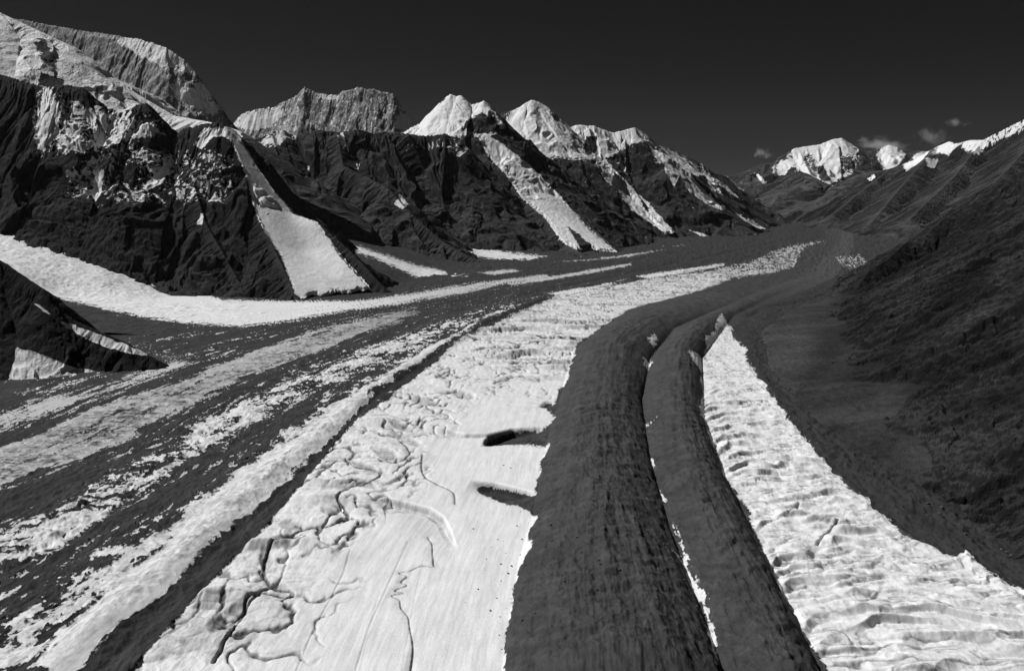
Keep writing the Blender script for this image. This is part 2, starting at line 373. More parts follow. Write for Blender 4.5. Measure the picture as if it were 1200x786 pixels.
# ---- white peaks
mtA = [(560, 158), (568, 157), (590, 170), (625, 198), (652, 226), (692, 270), (722, 296), (705, 294), (690, 290), (676, 292), (660, 284), (640, 256), (612, 232), (592, 203), (572, 182)]
mountain('mountain', 'pointed white snow peak with a wide snow chute running down to the glacier', [
    ([(440, 175, 13200), (470, 158, 13100), (483, 150), (492, 145), (500, 136), (509, 129), (515, 121), (522, 115), (528, 111), (535, 114), (541, 113), (547, 121), (553, 124), (560, 121), (567, 119, 12700), (572, 124), (579, 133), (588, 146), (600, 158, 12700), (620, 178, 12800), (650, 205, 12800)], 1.0, 1.6),
    ([(568, 119, 12700), (561, 157, 12250), (583, 192, 11800), (612, 232, 11200), (640, 258, 10700), (665, 287, 10000), (690, 302, 9300)], 1.0, 0.4),
    ([(588, 146, 12700), (625, 196, 12300), (655, 226, 11900), (695, 268, 11000), (730, 300, 9900)], 1.0, 0.4),
    ([(529, 112, 12900), (520, 155, 12300), (525, 200, 11900)], 1.1, .5)],
    (430, 760), (9000, 14500), M_MID, 520, 520, slope=1.1, relief=2600, gully=(190, 70), fine=(95, 40), jag=12, seed=67, back=1.2,
    fills=[([(561, 158, 12250, -6), (583, 192, 11800, -6), (612, 232, 11200, -6), (640, 258, 10700, -6), (665, 287, 10000, -6), (690, 300, 9400, -6), (580, 160, 12500, -8), (625, 196, 12300, -8), (655, 226, 11900, -8), (695, 268, 11000, -8), (724, 298, 10000, -6), (640, 236, 11300, 10), (675, 270, 10600, 10)], mtA, 22.0)],
    snow=[([(465, 160), (484, 148), (500, 136), (515, 120), (529, 108), (545, 110), (569, 115), (578, 130), (590, 148), (572, 160), (545, 156), (520, 158), (495, 160)], 6, 1.1, 0.3),
          ([(540, 150), (552, 136), (566, 130), (580, 140), (590, 155), (560, 158)], 4, -1.5, -0.1), (mtA, 2.5, 0.7, 0.3), ([(662, 262), (678, 288), (684, 296), (702, 296), (688, 282)], 2, -0.6, -0.2),
          ([(505, 125), (560, 130), (575, 150), (530, 160), (490, 152)], 9, -1.6, -1.75)],
    parts=[('snow_chute', mtA, 'wide snow chute forking at its foot')])
mtB = [(695, 180), (705, 184), (735, 215), (760, 240), (790, 272), (780, 273), (765, 262), (740, 245), (725, 225), (708, 208)]
mtC = [(776, 178), (800, 190), (810, 205), (842, 238), (849, 247), (830, 240), (805, 222), (796, 205), (790, 218), (780, 200)]
mountain('mountain', 'long white topped ridge stepping down toward the valley head, snow chutes on its flank', [
    ([(560, 160, 14800), (580, 136, 15000), (590, 133), (601, 130), (612, 125), (616, 121), (623, 118), (630, 120), (637, 123), (643, 134), (650, 144), (658, 150), (666, 151), (676, 147), (686, 148), (696, 148), (705, 152), (717, 156), (729, 154), (736, 152), (743, 150, 15500), (750, 154), (757, 159), (767, 169), (778, 173), (788, 175), (797, 182), (803, 183), (818, 190), (830, 202, 18500), (852, 207), (868, 221), (885, 235, 20500), (908, 252, 22000)], 1.0, 1.5),
    ([(690, 150, 15200), (697, 180, 14800), (712, 210), (740, 245, 14000), (768, 265, 13500), (790, 282, 12800)], 1.0, 0.4),
    ([(735, 155, 15500), (748, 195, 15100), (770, 235, 14600), (800, 275, 13300)], 1.0, 0.4),
    ([(766, 173, 16000), (782, 203, 15700), (800, 224, 15500), (830, 250, 15300), (862, 268, 15000)], 1.0, 0.4),
    ([(802, 186, 17000), (830, 220, 16800), (858, 247, 16600)], 1.0, 0.4),
    ([(830, 202, 18500), (862, 232, 18300), (895, 256, 18000)], 1.0, 0.4),
    ([(640, 150, 15000), (652, 190, 14500), (690, 245, 13500), (730, 285, 12600)], 1.0, .4)],
    (550, 930), (12000, 23500), M_MID, 560, 700, slope=1.05, relief=2600, gully=(230, 78), fine=(110, 45), jag=14, seed=79, back=1.1,
    fills=[([(697, 180, 14800, -25), (712, 210, 14500, -40), (740, 245, 14000, -40), (768, 265, 13500, -8), (785, 275, 13000, -8), (707, 182, 14950, 20), (736, 213, 14800, 40), (762, 240, 14500, 40), (792, 270, 13500, -8)], mtB, 45.0), ([(782, 203, 15700, -20), (800, 224, 15500, -30), (830, 248, 15300, -20), (790, 190, 16200, 20), (812, 208, 16000, 30), (840, 236, 15800, 30), (850, 248, 15600, 10)], mtC, 40.0)],
    snow=[([(585, 150), (603, 129), (625, 114), (637, 124), (650, 144), (690, 143), (720, 152), (742, 146), (756, 160), (745, 165), (728, 172), (705, 186), (680, 184), (655, 182), (632, 182), (610, 166)], 8, 1.2, 0.35), ([(600, 135), (645, 135), (660, 160), (620, 160)], 9, -1.6, -1.6), ([(660, 150), (760, 155), (750, 180), (670, 178)], 9, -1.6, -1.75),
          ([(682, 170), (690, 158), (700, 160), (698, 180), (688, 182)], 3, -1.2, 0.0),
          (mtB, 2.5, 0.7, 0.35), (mtC, 2.5, 0.8, 0.2), ([(752, 158), (770, 170), (800, 183), (830, 205), (815, 205), (790, 192), (770, 190)], 4, 1.2, 0.1),
          ([(722, 190), (728, 192), (740, 204), (735, 205)], 2, .5, 0.1), ([(828, 203), (850, 215), (872, 236), (860, 230), (840, 215)], 2.5, 1.0, -0.3),
          ([(848, 203), (856, 208), (873, 224), (866, 221)], 2, .6, 0.1), ([(862, 250), (880, 258), (896, 268), (890, 268), (872, 258)], 2, .6, 0.1),
          ([(808, 270), (822, 274), (838, 279), (825, 278)], 2, .6, 0.1), ([(820, 190), (840, 215), (850, 230), (830, 222)], 3, 1.2, -0.3)],
    parts=[('snow_chute', mtB, 'narrow slanting snow chute under the rounded summit'), ('snow_chute', mtC, 'forked snow chute nearest the valley head')])

# ---- valley head
mountain('mountain', 'faraway snow capped summit closing the valley head under a small banner cloud', [
    ([(780, 225, 40000), (830, 214), (870, 203), (885, 196), (897, 191), (912, 192), (925, 185), (932, 174), (945, 172), (960, 170), (975, 164), (986, 162), (996, 168), (1003, 175), (1012, 178), (1028, 176), (1042, 170), (1052, 173), (1062, 181), (1075, 177), (1088, 178), (1110, 186), (1160, 195, 40000)], 1.0, 0.8),
    ([(935, 174, 40000), (950, 205, 37500), (935, 232, 35000)], 1.1, .5), ([(1000, 175, 40000), (985, 210, 37500), (965, 235, 35000)], 1.1, .5), ([(1062, 181, 40000), (1030, 215, 37000)], 1.1, .5),
    ([(897, 191, 40000), (890, 220, 38000), (880, 240, 36000)], 1.0, .5)],
    (770, 1180), (34000, 46000), M_FAR, 480, 380, slope=0.95, relief=6000, gully=(600, 260), fine=(280, 70), jag=50, seed=97, back=1.2, tone=0.8,
    snow=[([(925, 190), (930, 172), (986, 158), (1004, 176), (1002, 196), (985, 208), (968, 217), (958, 219), (940, 205), (935, 196)], 7, 1.9, 0.2),
          ([(905, 196), (926, 184), (930, 190), (920, 204), (908, 206)], 4, 1.0, 0.2), ([(1028, 180), (1043, 166), (1060, 181), (1048, 198), (1034, 198)], 4, 1.1, 0.25),
          ([(884, 203), (889, 204), (898, 214), (894, 216)], 2, .7, 0.0), ([(1060, 196), (1074, 180), (1090, 176), (1080, 188), (1064, 197)], 3, .9, 0.2),
          ([(955, 196), (965, 193), (974, 212), (962, 212)], 3, -1, 0.0), ([(938, 180), (952, 176), (960, 192), (948, 200), (936, 194)], 5, -1.5, -0.9), ([(980, 182), (1000, 178), (1006, 198), (990, 206)], 5, -1.5, -0.6)])
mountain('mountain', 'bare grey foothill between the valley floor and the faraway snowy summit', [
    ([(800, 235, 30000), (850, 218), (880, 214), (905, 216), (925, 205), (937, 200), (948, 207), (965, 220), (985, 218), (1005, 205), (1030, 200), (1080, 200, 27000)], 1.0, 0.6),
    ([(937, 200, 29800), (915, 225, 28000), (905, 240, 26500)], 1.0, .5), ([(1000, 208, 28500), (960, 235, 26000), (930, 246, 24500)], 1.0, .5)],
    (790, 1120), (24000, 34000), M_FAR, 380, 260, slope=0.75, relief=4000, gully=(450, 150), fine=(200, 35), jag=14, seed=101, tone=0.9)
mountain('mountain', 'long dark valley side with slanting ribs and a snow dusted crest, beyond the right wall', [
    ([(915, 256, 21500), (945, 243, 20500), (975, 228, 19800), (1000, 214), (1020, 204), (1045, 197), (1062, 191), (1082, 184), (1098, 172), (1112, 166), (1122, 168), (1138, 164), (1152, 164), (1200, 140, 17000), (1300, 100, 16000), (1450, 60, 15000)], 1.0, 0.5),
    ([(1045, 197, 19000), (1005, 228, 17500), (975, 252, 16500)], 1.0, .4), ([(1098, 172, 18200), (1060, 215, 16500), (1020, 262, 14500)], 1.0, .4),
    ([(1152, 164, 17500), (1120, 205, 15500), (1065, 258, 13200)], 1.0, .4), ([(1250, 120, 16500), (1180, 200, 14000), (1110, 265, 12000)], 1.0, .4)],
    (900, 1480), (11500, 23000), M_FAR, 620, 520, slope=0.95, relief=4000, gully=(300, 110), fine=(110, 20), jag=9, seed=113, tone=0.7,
    snow=[([(1058, 193), (1075, 178), (1088, 178), (1078, 190), (1062, 200)], 3, 1.0, 0.2), ([(1090, 182), (1100, 167), (1114, 162), (1124, 170), (1112, 182), (1100, 180)], 4, 1.7, -0.1),
          ([(1122, 168), (1138, 159), (1152, 160), (1162, 170), (1148, 182), (1132, 178)], 5, 1.8, -0.3), ([(1084, 186), (1100, 186), (1095, 197), (1088, 196)], 3, 1.0, 0.0), ([(1016, 210), (1024, 203), (1026, 208), (1020, 213)], 2, .7, 0),
          ([(1150, 160), (1175, 146), (1200, 133), (1230, 120), (1222, 140), (1190, 160), (1160, 175)], 7, 1.9, -0.75)])

# ---- right wall
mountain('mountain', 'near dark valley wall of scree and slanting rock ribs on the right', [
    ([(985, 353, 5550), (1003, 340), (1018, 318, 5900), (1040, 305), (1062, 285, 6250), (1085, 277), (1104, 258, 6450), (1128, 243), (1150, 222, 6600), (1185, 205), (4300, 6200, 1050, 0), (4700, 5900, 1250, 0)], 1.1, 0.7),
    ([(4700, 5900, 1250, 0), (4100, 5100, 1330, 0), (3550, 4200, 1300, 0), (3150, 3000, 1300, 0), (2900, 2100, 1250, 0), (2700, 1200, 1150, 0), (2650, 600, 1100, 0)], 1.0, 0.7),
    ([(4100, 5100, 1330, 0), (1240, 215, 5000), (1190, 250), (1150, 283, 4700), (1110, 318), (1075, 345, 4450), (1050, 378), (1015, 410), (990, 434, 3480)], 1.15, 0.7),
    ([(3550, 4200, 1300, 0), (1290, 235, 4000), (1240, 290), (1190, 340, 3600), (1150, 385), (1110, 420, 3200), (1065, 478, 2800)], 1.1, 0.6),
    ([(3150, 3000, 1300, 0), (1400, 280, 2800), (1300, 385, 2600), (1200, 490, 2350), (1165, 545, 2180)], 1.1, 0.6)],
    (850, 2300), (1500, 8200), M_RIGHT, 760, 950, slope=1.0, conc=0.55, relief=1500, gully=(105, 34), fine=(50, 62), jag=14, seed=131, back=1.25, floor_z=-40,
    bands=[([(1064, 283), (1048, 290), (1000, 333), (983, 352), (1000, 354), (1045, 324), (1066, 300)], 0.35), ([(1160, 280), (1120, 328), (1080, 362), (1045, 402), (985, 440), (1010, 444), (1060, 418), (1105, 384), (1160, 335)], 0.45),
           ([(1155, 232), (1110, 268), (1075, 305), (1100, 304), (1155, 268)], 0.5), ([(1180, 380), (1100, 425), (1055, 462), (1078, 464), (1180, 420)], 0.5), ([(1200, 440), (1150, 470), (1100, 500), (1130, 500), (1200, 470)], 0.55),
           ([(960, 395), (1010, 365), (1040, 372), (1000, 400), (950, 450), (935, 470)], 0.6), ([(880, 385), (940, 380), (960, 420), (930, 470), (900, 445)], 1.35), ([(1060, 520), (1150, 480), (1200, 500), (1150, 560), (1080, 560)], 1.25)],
    fill_ground=([(876, 385, 1), (890, 440, 1), (930, 490, 1), (985, 521, 1), (1040, 560, 1), (1110, 590, 1), (940, 372, 24), (985, 440, 42), (1000, 480, 36), (990, 392, 60), (905, 360, 2), (1080, 545, 30), (1200, 565, 45), (1270, 575, 75), (1180, 510, 95)],
        [(878, 383), (887, 408), (891, 438), (908, 465), (932, 490), (985, 521), (1040, 560), (1110, 590), (1300, 650), (1340, 560), (1190, 485), (1120, 445), (1090, 400), (1075, 350), (1000, 335), (925, 352)]))

# ------------------------------------------------------------------ side glaciers climbing out of the trunk glacier
def tongue(name, label, ctrl, urange, yrange, ice_poly, keep_poly, cols, rows, seed, rough=10.0, soil_shade=0.1):
    pts = [(*G(u, v, q), q) if kind == 'z' else tuple(P(u, v, q)) for (u, v, q, kind) in ctrl]
    a = (np.linspace(urange[0], urange[1], cols) - CX) / F
    Y = np.repeat(np.linspace(yrange[0], yrange[1], rows)[:, None], cols, 1); X = Y / CP * a[None, :]
    Z = tps(pts, X, Y)
    U0, V0 = project(X, Y, Z)
    keep = poly_sd(U0, V0, keep_poly) > 0
    z2 = Z + rough * (fbm(X / 120, Y / 120, 5, seed, 0.6) + 0.5 * ridged(X / 60, Y / 35, 3, seed + 4) - 0.2)
    d = poly_sd(U0 + 3 * fbm(X / 50, Y / 50, 3, seed + 8), V0 + 2.5 * fbm(X / 40, Y / 40, 4, seed + 9), ice_poly)
    st = fbm(X / 160, Y / 35, 4, seed + 2, .6)
    sn = np.clip(0.5 + 0.5 * (np.clip(d / 6, -1.5, 1) + 0.6 * st + 0.5 * fbm(X / 22, Y / 30, 3, seed + 5)), 0, 1)
    crk = sstep(0.22, 0.0, np.abs(gn(X / 120 + 0.6 * st, Y / 55, seed + 6) + 0.3 * gn(X / 45, Y / 22, seed + 7))) * sstep(-0.1, 0.5, fbm(X / 220, Y / 160, 3, seed + 11))
    z2 = z2 - 5 * crk; soil_shade = soil_shade + 0.32 * crk + 0.16 * fbm(X / 70, Y / 30, 4, seed + 12)
    k = keep[:-1, :-1] & keep[1:, 1:] & keep[:-1, 1:] & keep[1:, :-1]
    o = grid_mesh(name, X, Y, z2, M_ICE, {'snow': sn, 'tone': 0.8 + 0.3 * st, 'soil_shade': np.clip(soil_shade + 0.15 * st, 0, 1)}, k)
    return tag(o, label, 'glacier', None, 'structure')

tongue('side_glacier', 'wide white side glacier sweeping in below the near black mountain',
    [(-120, 150, 7600, 'Y'), (0, 205, 7250, 'Y'), (50, 230, 7050, 'Y'), (90, 262, 6850, 'Y'), (130, 293, 6600, 'Y'), (170, 318, 6400, 'Y'), (215, 341, 6, 'z'), (260, 353, 0, 'z'), (345, 356, -8, 'z'),
     (-120, 300, 5900, 'Y'), (0, 325, 5600, 'Y'), (60, 345, 60, 'z'), (100, 357, 30, 'z'), (160, 371, 8, 'z'), (220, 380, 2, 'z'), (300, 384, -6, 'z'), (120, 325, 6050, 'Y'), (60, 290, 6350, 'Y'),
     (60, 400, 20, 'z'), (120, 410, -2, 'z'), (200, 410, -10, 'z'), (-120, 380, 120, 'z'), (420, 355, -12, 'z')],
    (-250, 430), (4400, 8000), [(-200, 150), (0, 195), (50, 226), (95, 262), (128, 292), (165, 305), (215, 337), (262, 352), (440, 350), (440, 365), (340, 377), (280, 383), (215, 378), (160, 370), (100, 356), (55, 345), (0, 335), (-200, 320)],
    [(-240, 130), (0, 180), (60, 215), (150, 285), (230, 328), (300, 344), (430, 345), (430, 385), (300, 392), (200, 420), (60, 420), (-240, 420)], 620, 420, 201, rough=9, soil_shade=0.06)
tongue('side_glacier', 'small white ice tongue tucked behind the broad snow fan',
    [(395, 282, 8300, 'Y'), (418, 291, 8000, 'Y'), (450, 300, 7850, 'Y'), (500, 313, 20, 'z'), (545, 322, 4, 'z'), (420, 303, 7500, 'Y'), (450, 316, 7200, 'Y'), (490, 325, 4, 'z'), (440, 335, -5, 'z'), (560, 330, -6, 'z'), (580, 318, -6, 'z')],
    (380, 600), (6300, 9300), [(408, 286), (422, 290), (450, 299), (490, 312), (548, 322), (520, 325), (492, 325), (470, 316), (440, 302), (420, 296)],
    [(370, 265), (430, 280), (520, 300), (600, 312), (590, 328), (480, 340), (420, 335)], 260, 260, 211, rough=6)
tongue('side_glacier', 'narrow white ice tongue curving out beneath the wide forked snow chute',
    [(500, 264, 10900, 'Y'), (517, 271, 10600, 'Y'), (560, 287, 9900, 'Y'), (600, 296, 9500, 'Y'), (640, 302, 3, 'z'), (700, 303, -4, 'z'), (535, 288, 9500, 'Y'), (560, 300, 9200, 'Y'), (600, 306, -2, 'z'), (660, 310, -8, 'z')],
    (480, 740), (8300, 11500), [(510, 269), (525, 272), (555, 285), (590, 295), (640, 301), (650, 305), (590, 305), (560, 300), (545, 290), (528, 281)],
    [(480, 252), (540, 266), (620, 290), (740, 296), (740, 312), (560, 314), (500, 285)], 280, 260, 221, rough=5)
tongue('side_glacier', 'thin pale ice apron at the foot of the slanting snow chute',
    [(715, 274, 13600, 'Y'), (728, 279, 13200, 'Y'), (760, 283, 12700, 'Y'), (808, 287, 3, 'z'), (730, 286, 12200, 'Y'), (770, 289, 3, 'z'), (850, 288, -6, 'z'), (760, 296, -10, 'z')],
    (700, 870), (11000, 14500), [(722, 276), (745, 279), (780, 284), (808, 286), (770, 288), (735, 284)],
    [(705, 268), (760, 274), (860, 282), (860, 292), (720, 294)], 200, 160, 231, rough=4)
print('mountains', round(time.time() - T0, 1))
# ------------------------------------------------------------------ trunk glacier and valley floor
QUICK = 1.0
cu = np.concatenate([np.linspace(-700, -25, 70), np.arange(-20, 1221, 0.95 * QUICK), np.linspace(1225, 2000, 80)])
rv = np.concatenate([np.arange(236.8, 800, 0.72 * QUICK), np.linspace(802, 1100, 60)])
Ug, Vg = np.meshgrid(cu, rv)
Xg, Yg = G(Ug, Vg)
GUIDES = [
    [(940, 272), (720, 305), (590, 330), (520, 345), (460, 357), (345, 375), (280, 382), (100, 420), (0, 450), (-200, 520), (-500, 640), (-900, 850), (-1500, 1100)],
    [(950, 275), (760, 312), (600, 345), (490, 370), (430, 392), (345, 425), (290, 443), (235, 466), (160, 512), (50, 553), (-60, 600), (-400, 740), (-700, 850), (-1200, 1100)],
    [(960, 278), (830, 312), (700, 338), (640, 352), (580, 370), (530, 400), (440, 462), (345, 555), (270, 620), (215, 670), (140, 737), (20, 850), (-250, 1100)],
    [(975, 280), (935, 310), (800, 345), (735, 363), (672, 410), (655, 470), (640, 520), (625, 600), (607, 660), (595, 737), (580, 850), (560, 1100)],
    [(985, 283), (950, 320), (880, 345), (790, 385), (762, 420), (752, 470), (762, 540), (785, 620), (800, 660), (830, 737), (870, 850), (990, 1100)],
    [(990, 285), (960, 325), (900, 350), (860, 370), (822, 420), (825, 490), (850, 560), (905, 670), (937, 737), (990, 850), (1120, 1100)],
    [(1000, 290), (980, 325), (930, 345), (885, 362), (858, 385), (880, 440), (910, 480), (960, 540), (1040, 610), (1150, 680), (1260, 737), (1480, 850), (1950, 1100)],
    [(1050, 290), (1030, 325), (980, 350), (945, 400), (960, 450), (1020, 540), (1150, 600), (1350, 720), (1600, 850), (2100, 1100)]]
GU = np.array([np.interp(rv, [p[1] for p in g], [p[0] for p in g]) for g in GUIDES])       # guide x at every row
for k in range(1, len(GU)): GU[k] = np.maximum(GU[k], GU[k - 1] + 1.0)
Wf = np.empty_like(Ug); Wid = np.empty_like(Ug)
for i in range(len(rv)):
    g = GU[:, i]
    w = np.interp(cu, g, np.arange(len(g)))
    w = np.where(cu < g[0], (cu - g[0]) / (g[1] - g[0]), w); w = np.where(cu > g[-1], 7 + (cu - g[-1]) / (g[-1] - g[-2]), w)
    Wf[i] = w
dyr = Yg ** 2 / (H * F) * 0.7                           # metres between rows
mpp = Yg / F                                            # metres per pixel
gw = lambda a, b: np.maximum((GU[b] - GU[a])[:, None] * mpp, 1.0)   # real width between two guides
Wm = Wf * 380.0                                         # lateral flow coordinate, metres-like
An = Yg
flowfine = fbm(Wm / 10.0, An / 160.0, 4, 301, 0.6)       # fine streaks along the flow
flow = fbm(Wm / 45.0, An / 420.0, 4, 302, 0.6)
blot = fbm(Xg / 60, Yg / 110, 5, 303, 0.6)
blot2 = fbm(Xg / 22, Yg / 40, 4, 304, 0.6)
blot3 = fbm(Xg / 8, Yg / 15, 4, 309, 0.65)
big = fbm(Xg / 260, Yg / 420, 4, 305, 0.55)
warpu = fbm(Wm / 60, An / 140, 4, 306, 0.6); warpv = fbm(Wm / 60 + 31, An / 140, 4, 307, 0.6)
thin = fbm(Wm / 3.2, An / 130.0, 3, 308, 0.6)
def cracks(lw, la, seed, thin_):
    nn = gn(Wm / lw + 0.7 * warpu, An / la + 0.35 * warpv, seed) + 0.35 * gn(Wm / lw * 2.7, An / la * 2.3, seed + 1)
    return sstep(thin_, 0.0, np.abs(nn)) * sstep(-0.15, 0.35, fbm(Wm / (lw * 1.2), An / (la * 5), 3, seed + 2))
def world(pts): return np.array([G(u, v) for u, v in pts])
def wdist(pts, pxmargin=160):
    m = (Ug > min(p[0] for p in pts) - pxmargin) & (Ug < max(p[0] for p in pts) + pxmargin) & (Vg > min(p[1] for p in pts) - 90) & (Vg < max(p[1] for p in pts) + 90)
    d, s, sd, L = np.full(Ug.shape, 1e6), np.zeros(Ug.shape), np.zeros(Ug.shape), 0
    a, b, c, L = line_dist(Xg[m], Yg[m], world(pts))
    d[m] = a; s[m] = b; sd[m] = c
    return d, s, sd, L

# --- bands of bare ice (sighted outlines, projected onto the glacier)
I2 = [(-100, 520), (0, 486), (50, 467), (100, 456), (130, 447), (170, 430), (215, 419), (226, 421), (215, 430), (170, 447), (120, 465), (90, 476), (50, 488), (0, 505), (-100, 545)]
I2b = [(60, 448), (100, 446), (128, 440), (90, 452), (50, 458), (20, 462)]
I3 = [(-150, 580), (0, 524), (50, 505), (110, 478), (175, 457), (240, 435), (300, 410), (345, 395), (400, 378), (450, 367), (488, 362), (492, 368), (430, 390), (380, 409), (345, 425), (290, 444), (236, 467), (215, 481), (165, 500), (160, 512), (100, 538), (50, 553), (0, 572), (-150, 635)]
X1 = [(-120, 680), (0, 622), (50, 597), (110, 562), (155, 542), (208, 520), (214, 500), (260, 482), (282, 465), (340, 440), (400, 415), (450, 400), (520, 378), (600, 355), (615, 360), (540, 388), (500, 405), (450, 425), (400, 450), (345, 470), (315, 487), (290, 502), (250, 525), (240, 533), (190, 560), (130, 602), (90, 632), (50, 653), (0, 675), (-120, 740)]
X2 = [(-80, 790), (20, 720), (90, 676), (165, 622), (205, 605), (255, 575), (300, 540), (340, 500), (385, 470), (410, 452), (460, 425), (510, 400), (530, 395), (480, 435), (400, 500), (300, 590), (230, 650), (140, 720), (60, 790)]
I4 = [(30, 790), (70, 748), (100, 715), (130, 692), (165, 662), (205, 636), (200, 612), (260, 574), (275, 556), (330, 520), (345, 507), (380, 490), (400, 470), (455, 440), (500, 410), (520, 400), (548, 385), (560, 380), (548, 393), (500, 422), (470, 440), (440, 460), (400, 510), (345, 556), (305, 590), (270, 620), (215, 672), (170, 714), (140, 738), (80, 800)]
I5 = [(140, 800), (190, 745), (240, 692), (290, 640), (320, 610), (345, 580), (375, 540), (405, 500), (440, 480), (470, 455), (497, 435), (506, 428), (532, 405), (555, 392), (602, 371), (650, 348), (700, 336), (762, 325), (830, 315), (882, 304), (905, 292), (930, 285), (985, 278), (975, 283), (945, 292), (936, 306), (932, 316), (900, 323), (860, 327), (800, 346), (770, 353), (752, 357), (735, 362), (702, 384), (674, 404), (673, 420), (664, 440), (668, 446), (655, 456), (650, 470), (636, 480), (652, 490), (640, 500), (600, 502), (573, 508), (566, 522), (590, 520), (642, 524), (636, 540), (630, 555), (626, 577), (560, 566), (556, 568), (590, 588), (618, 598), (631, 612), (617, 624), (622, 648), (608, 665), (600, 700), (595, 740), (590, 800)]
I6 = [(845, 376), (856, 384), (858, 396), (872, 408), (874, 425), (884, 440), (896, 455), (912, 478), (936, 508), (962, 540), (1000, 578), (1018, 586), (1022, 598), (1040, 610), (1060, 628), (1085, 640), (1118, 656), (1132, 650), (1150, 668), (1240, 720), (1400, 800), (985, 800), (938, 738), (918, 700), (904, 668), (892, 640), (878, 600), (868, 580), (850, 558), (836, 525), (828, 500), (820, 480), (826, 470), (822, 440), (806, 425), (828, 420), (828, 405), (838, 392)]
SL = [[(756, 405), (766, 398), (772, 402), (768, 412), (760, 412)], [(752, 425), (765, 422), (762, 432), (753, 436)], [(755, 498), (764, 494), (765, 500), (756, 512)], [(758, 536), (768, 540), (768, 550), (760, 545)],
      [(768, 575), (777, 574), (784, 588), (778, 592)], [(779, 598), (788, 612), (800, 640), (812, 668), (826, 700), (836, 730), (845, 770), (835, 770), (822, 715), (806, 690), (800, 668), (784, 650), (776, 646), (790, 652), (797, 656), (790, 628)]]
FARW = [[(745, 324), (800, 316), (850, 309), (848, 312), (800, 321), (760, 327)], [(640, 344), (700, 334), (735, 327), (700, 338), (660, 347)], [(590, 332), (660, 322), (740, 309), (740, 312), (660, 326), (600, 335)], [(520, 345), (600, 327), (615, 326), (600, 331), (540, 345)], [(650, 307), (700, 304), (780, 293), (740, 301), (690, 306)],
        [(560, 320), (600, 316), (612, 318), (580, 323)], [(975, 300), (1010, 298), (1020, 312), (1000, 320), (985, 312)], [(935, 260), (955, 257), (958, 259), (940, 261)], [(880, 262), (900, 259), (905, 261), (885, 263)],
        [(855, 254), (880, 260), (900, 268), (878, 262)]]
ICE1 = [(160, 340), (215, 337), (262, 351), (345, 353), (420, 352), (480, 344), (530, 335), (590, 328), (640, 322), (645, 325), (590, 333), (530, 346), (460, 358), (400, 366), (340, 377), (280, 383), (215, 378), (160, 370)]

def band(poly, feather, jit=0.0, margin=30.0):
    k = np.clip(500.0 / mpp / 100.0, 0.25, 1.6)            # nearer edges wander by more pixels
    return np.clip(poly_sd(Ug + jit * warpu * k * 2.2, Vg + jit * warpv * k, poly, margin) / feather, -4, 1)
far_s = np.clip((Vg - 240) / 260.0, 0.18, 1.0)
S = np.full(Ug.shape, -1.2)
S = np.maximum(S, band(I2, 8, 2) * 0.55 + 0.9 * flowfine + 0.5 * blot2 - 0.10)
S = np.maximum(S, band(I2b, 5, 2) * 0.6 + 0.9 * flowfine - 0.2)
S = np.maximum(S, band(I3, 6, 3) * 1.0 + 0.9 * flowfine + 0.9 * blot2 - 0.05)
hum = ridged(Wm / 95 + 0.9 * warpu, An / 85 + 0.9 * warpv, 3, 311, 0.5) + 0.4 * blot
S = np.maximum(S, band(X1, 7, 3) * 0.9 + 1.2 * hum + 0.5 * blot2 + 0.4 * blot3 - 0.62 - 1.9 * np.maximum(cracks(75, 60, 431, 0.42), cracks(45, 34, 434, 0.40)))
S = np.maximum(S, band(X2, 9, 3) * 0.9 + 1.3 * blot + 1.1 * hum + 0.9 * blot + 0.7 * blot2 + 0.4 * blot3 - 0.85 - 1.5 * cracks(70, 60, 437, 0.40))
S = np.maximum(S, band(I4, 5, 3) * 1.0 + 0.25 * blot2 + 0.25 * flowfine + 0.28)
farice = sstep(345, 310, Vg)
S = np.maximum(S, band(I5, 4.0, 1.6) * 1.1 + 0.18 * flowfine + 0.25 + farice * (0.5 * blot2 + 1.3 * flowfine + 0.5 * blot - 1.25))
S = np.maximum(S, band(I6, 4.0, 1.8) * 1.0 + 0.25 * blot2 + 0.25)
for p in SL: S = np.maximum(S, band(p, 4, 2.5) * 0.9 + 0.8 * flowfine + 0.8 * blot2 - 0.5)
for i, p in enumerate(FARW): S = np.maximum(S, band(p, 2.0, 0.8) * 0.8 + (0.7 * flowfine + 0.4 * blot2 if i < 6 else 1.0 * blot2 + 0.5 * flowfine) - (0.95 if i == 6 else 0.35 if i > 5 else 0.05))
S = np.maximum(S, band(ICE1, 4, 1.5) * 1.0 + 0.7 * flowfine + 0.45 * blot2 - 0.02)
LEFT = [(230, 470), (345, 425), (430, 392), (520, 362), (640, 335), (740, 318), (700, 335), (600, 366), (520, 400), (440, 440), (345, 500), (250, 550), (150, 610), (160, 540)]
S = np.maximum(S, np.clip(band(LEFT, 25, 2), -4, 1) * 0.6 + 1.25 * flowfine + 0.6 * flow + 0.5 * blot2 - 1.15)
S = np.maximum(S, np.where((Wf > -0.6) & (Wf < 2.2), 0.9 * blot3 + 1.0 * flowfine + 0.7 * thin + 0.4 * blot - 1.62, -4))
lf1 = ridged(Wm / 46 + 0.25 * warpu, An / 1100, 3, 461, 0.6) + 0.35 * blot2; lf2 = ridged(Wm / 40 + 0.25 * warpu + 7, An / 800, 3, 463, 0.6) + 0.35 * blot2
lw_ = sstep(2.12, 2.0, Wf) * sstep(-1.2, -0.7, Wf) * (Vg > 330)
S = np.where(S > -1.5, S - 1.0 * lw_ * sstep(0.50, 0.95, lf1), S)
S = np.where(lw_ > 0, np.maximum(S, -1.5 + 1.75 * lw_ * sstep(0.45, 0.95, lf2) + 0.5 * flowfine), S)
S = S + 0.75 * blot3 * (np.abs(S) < 1.6)
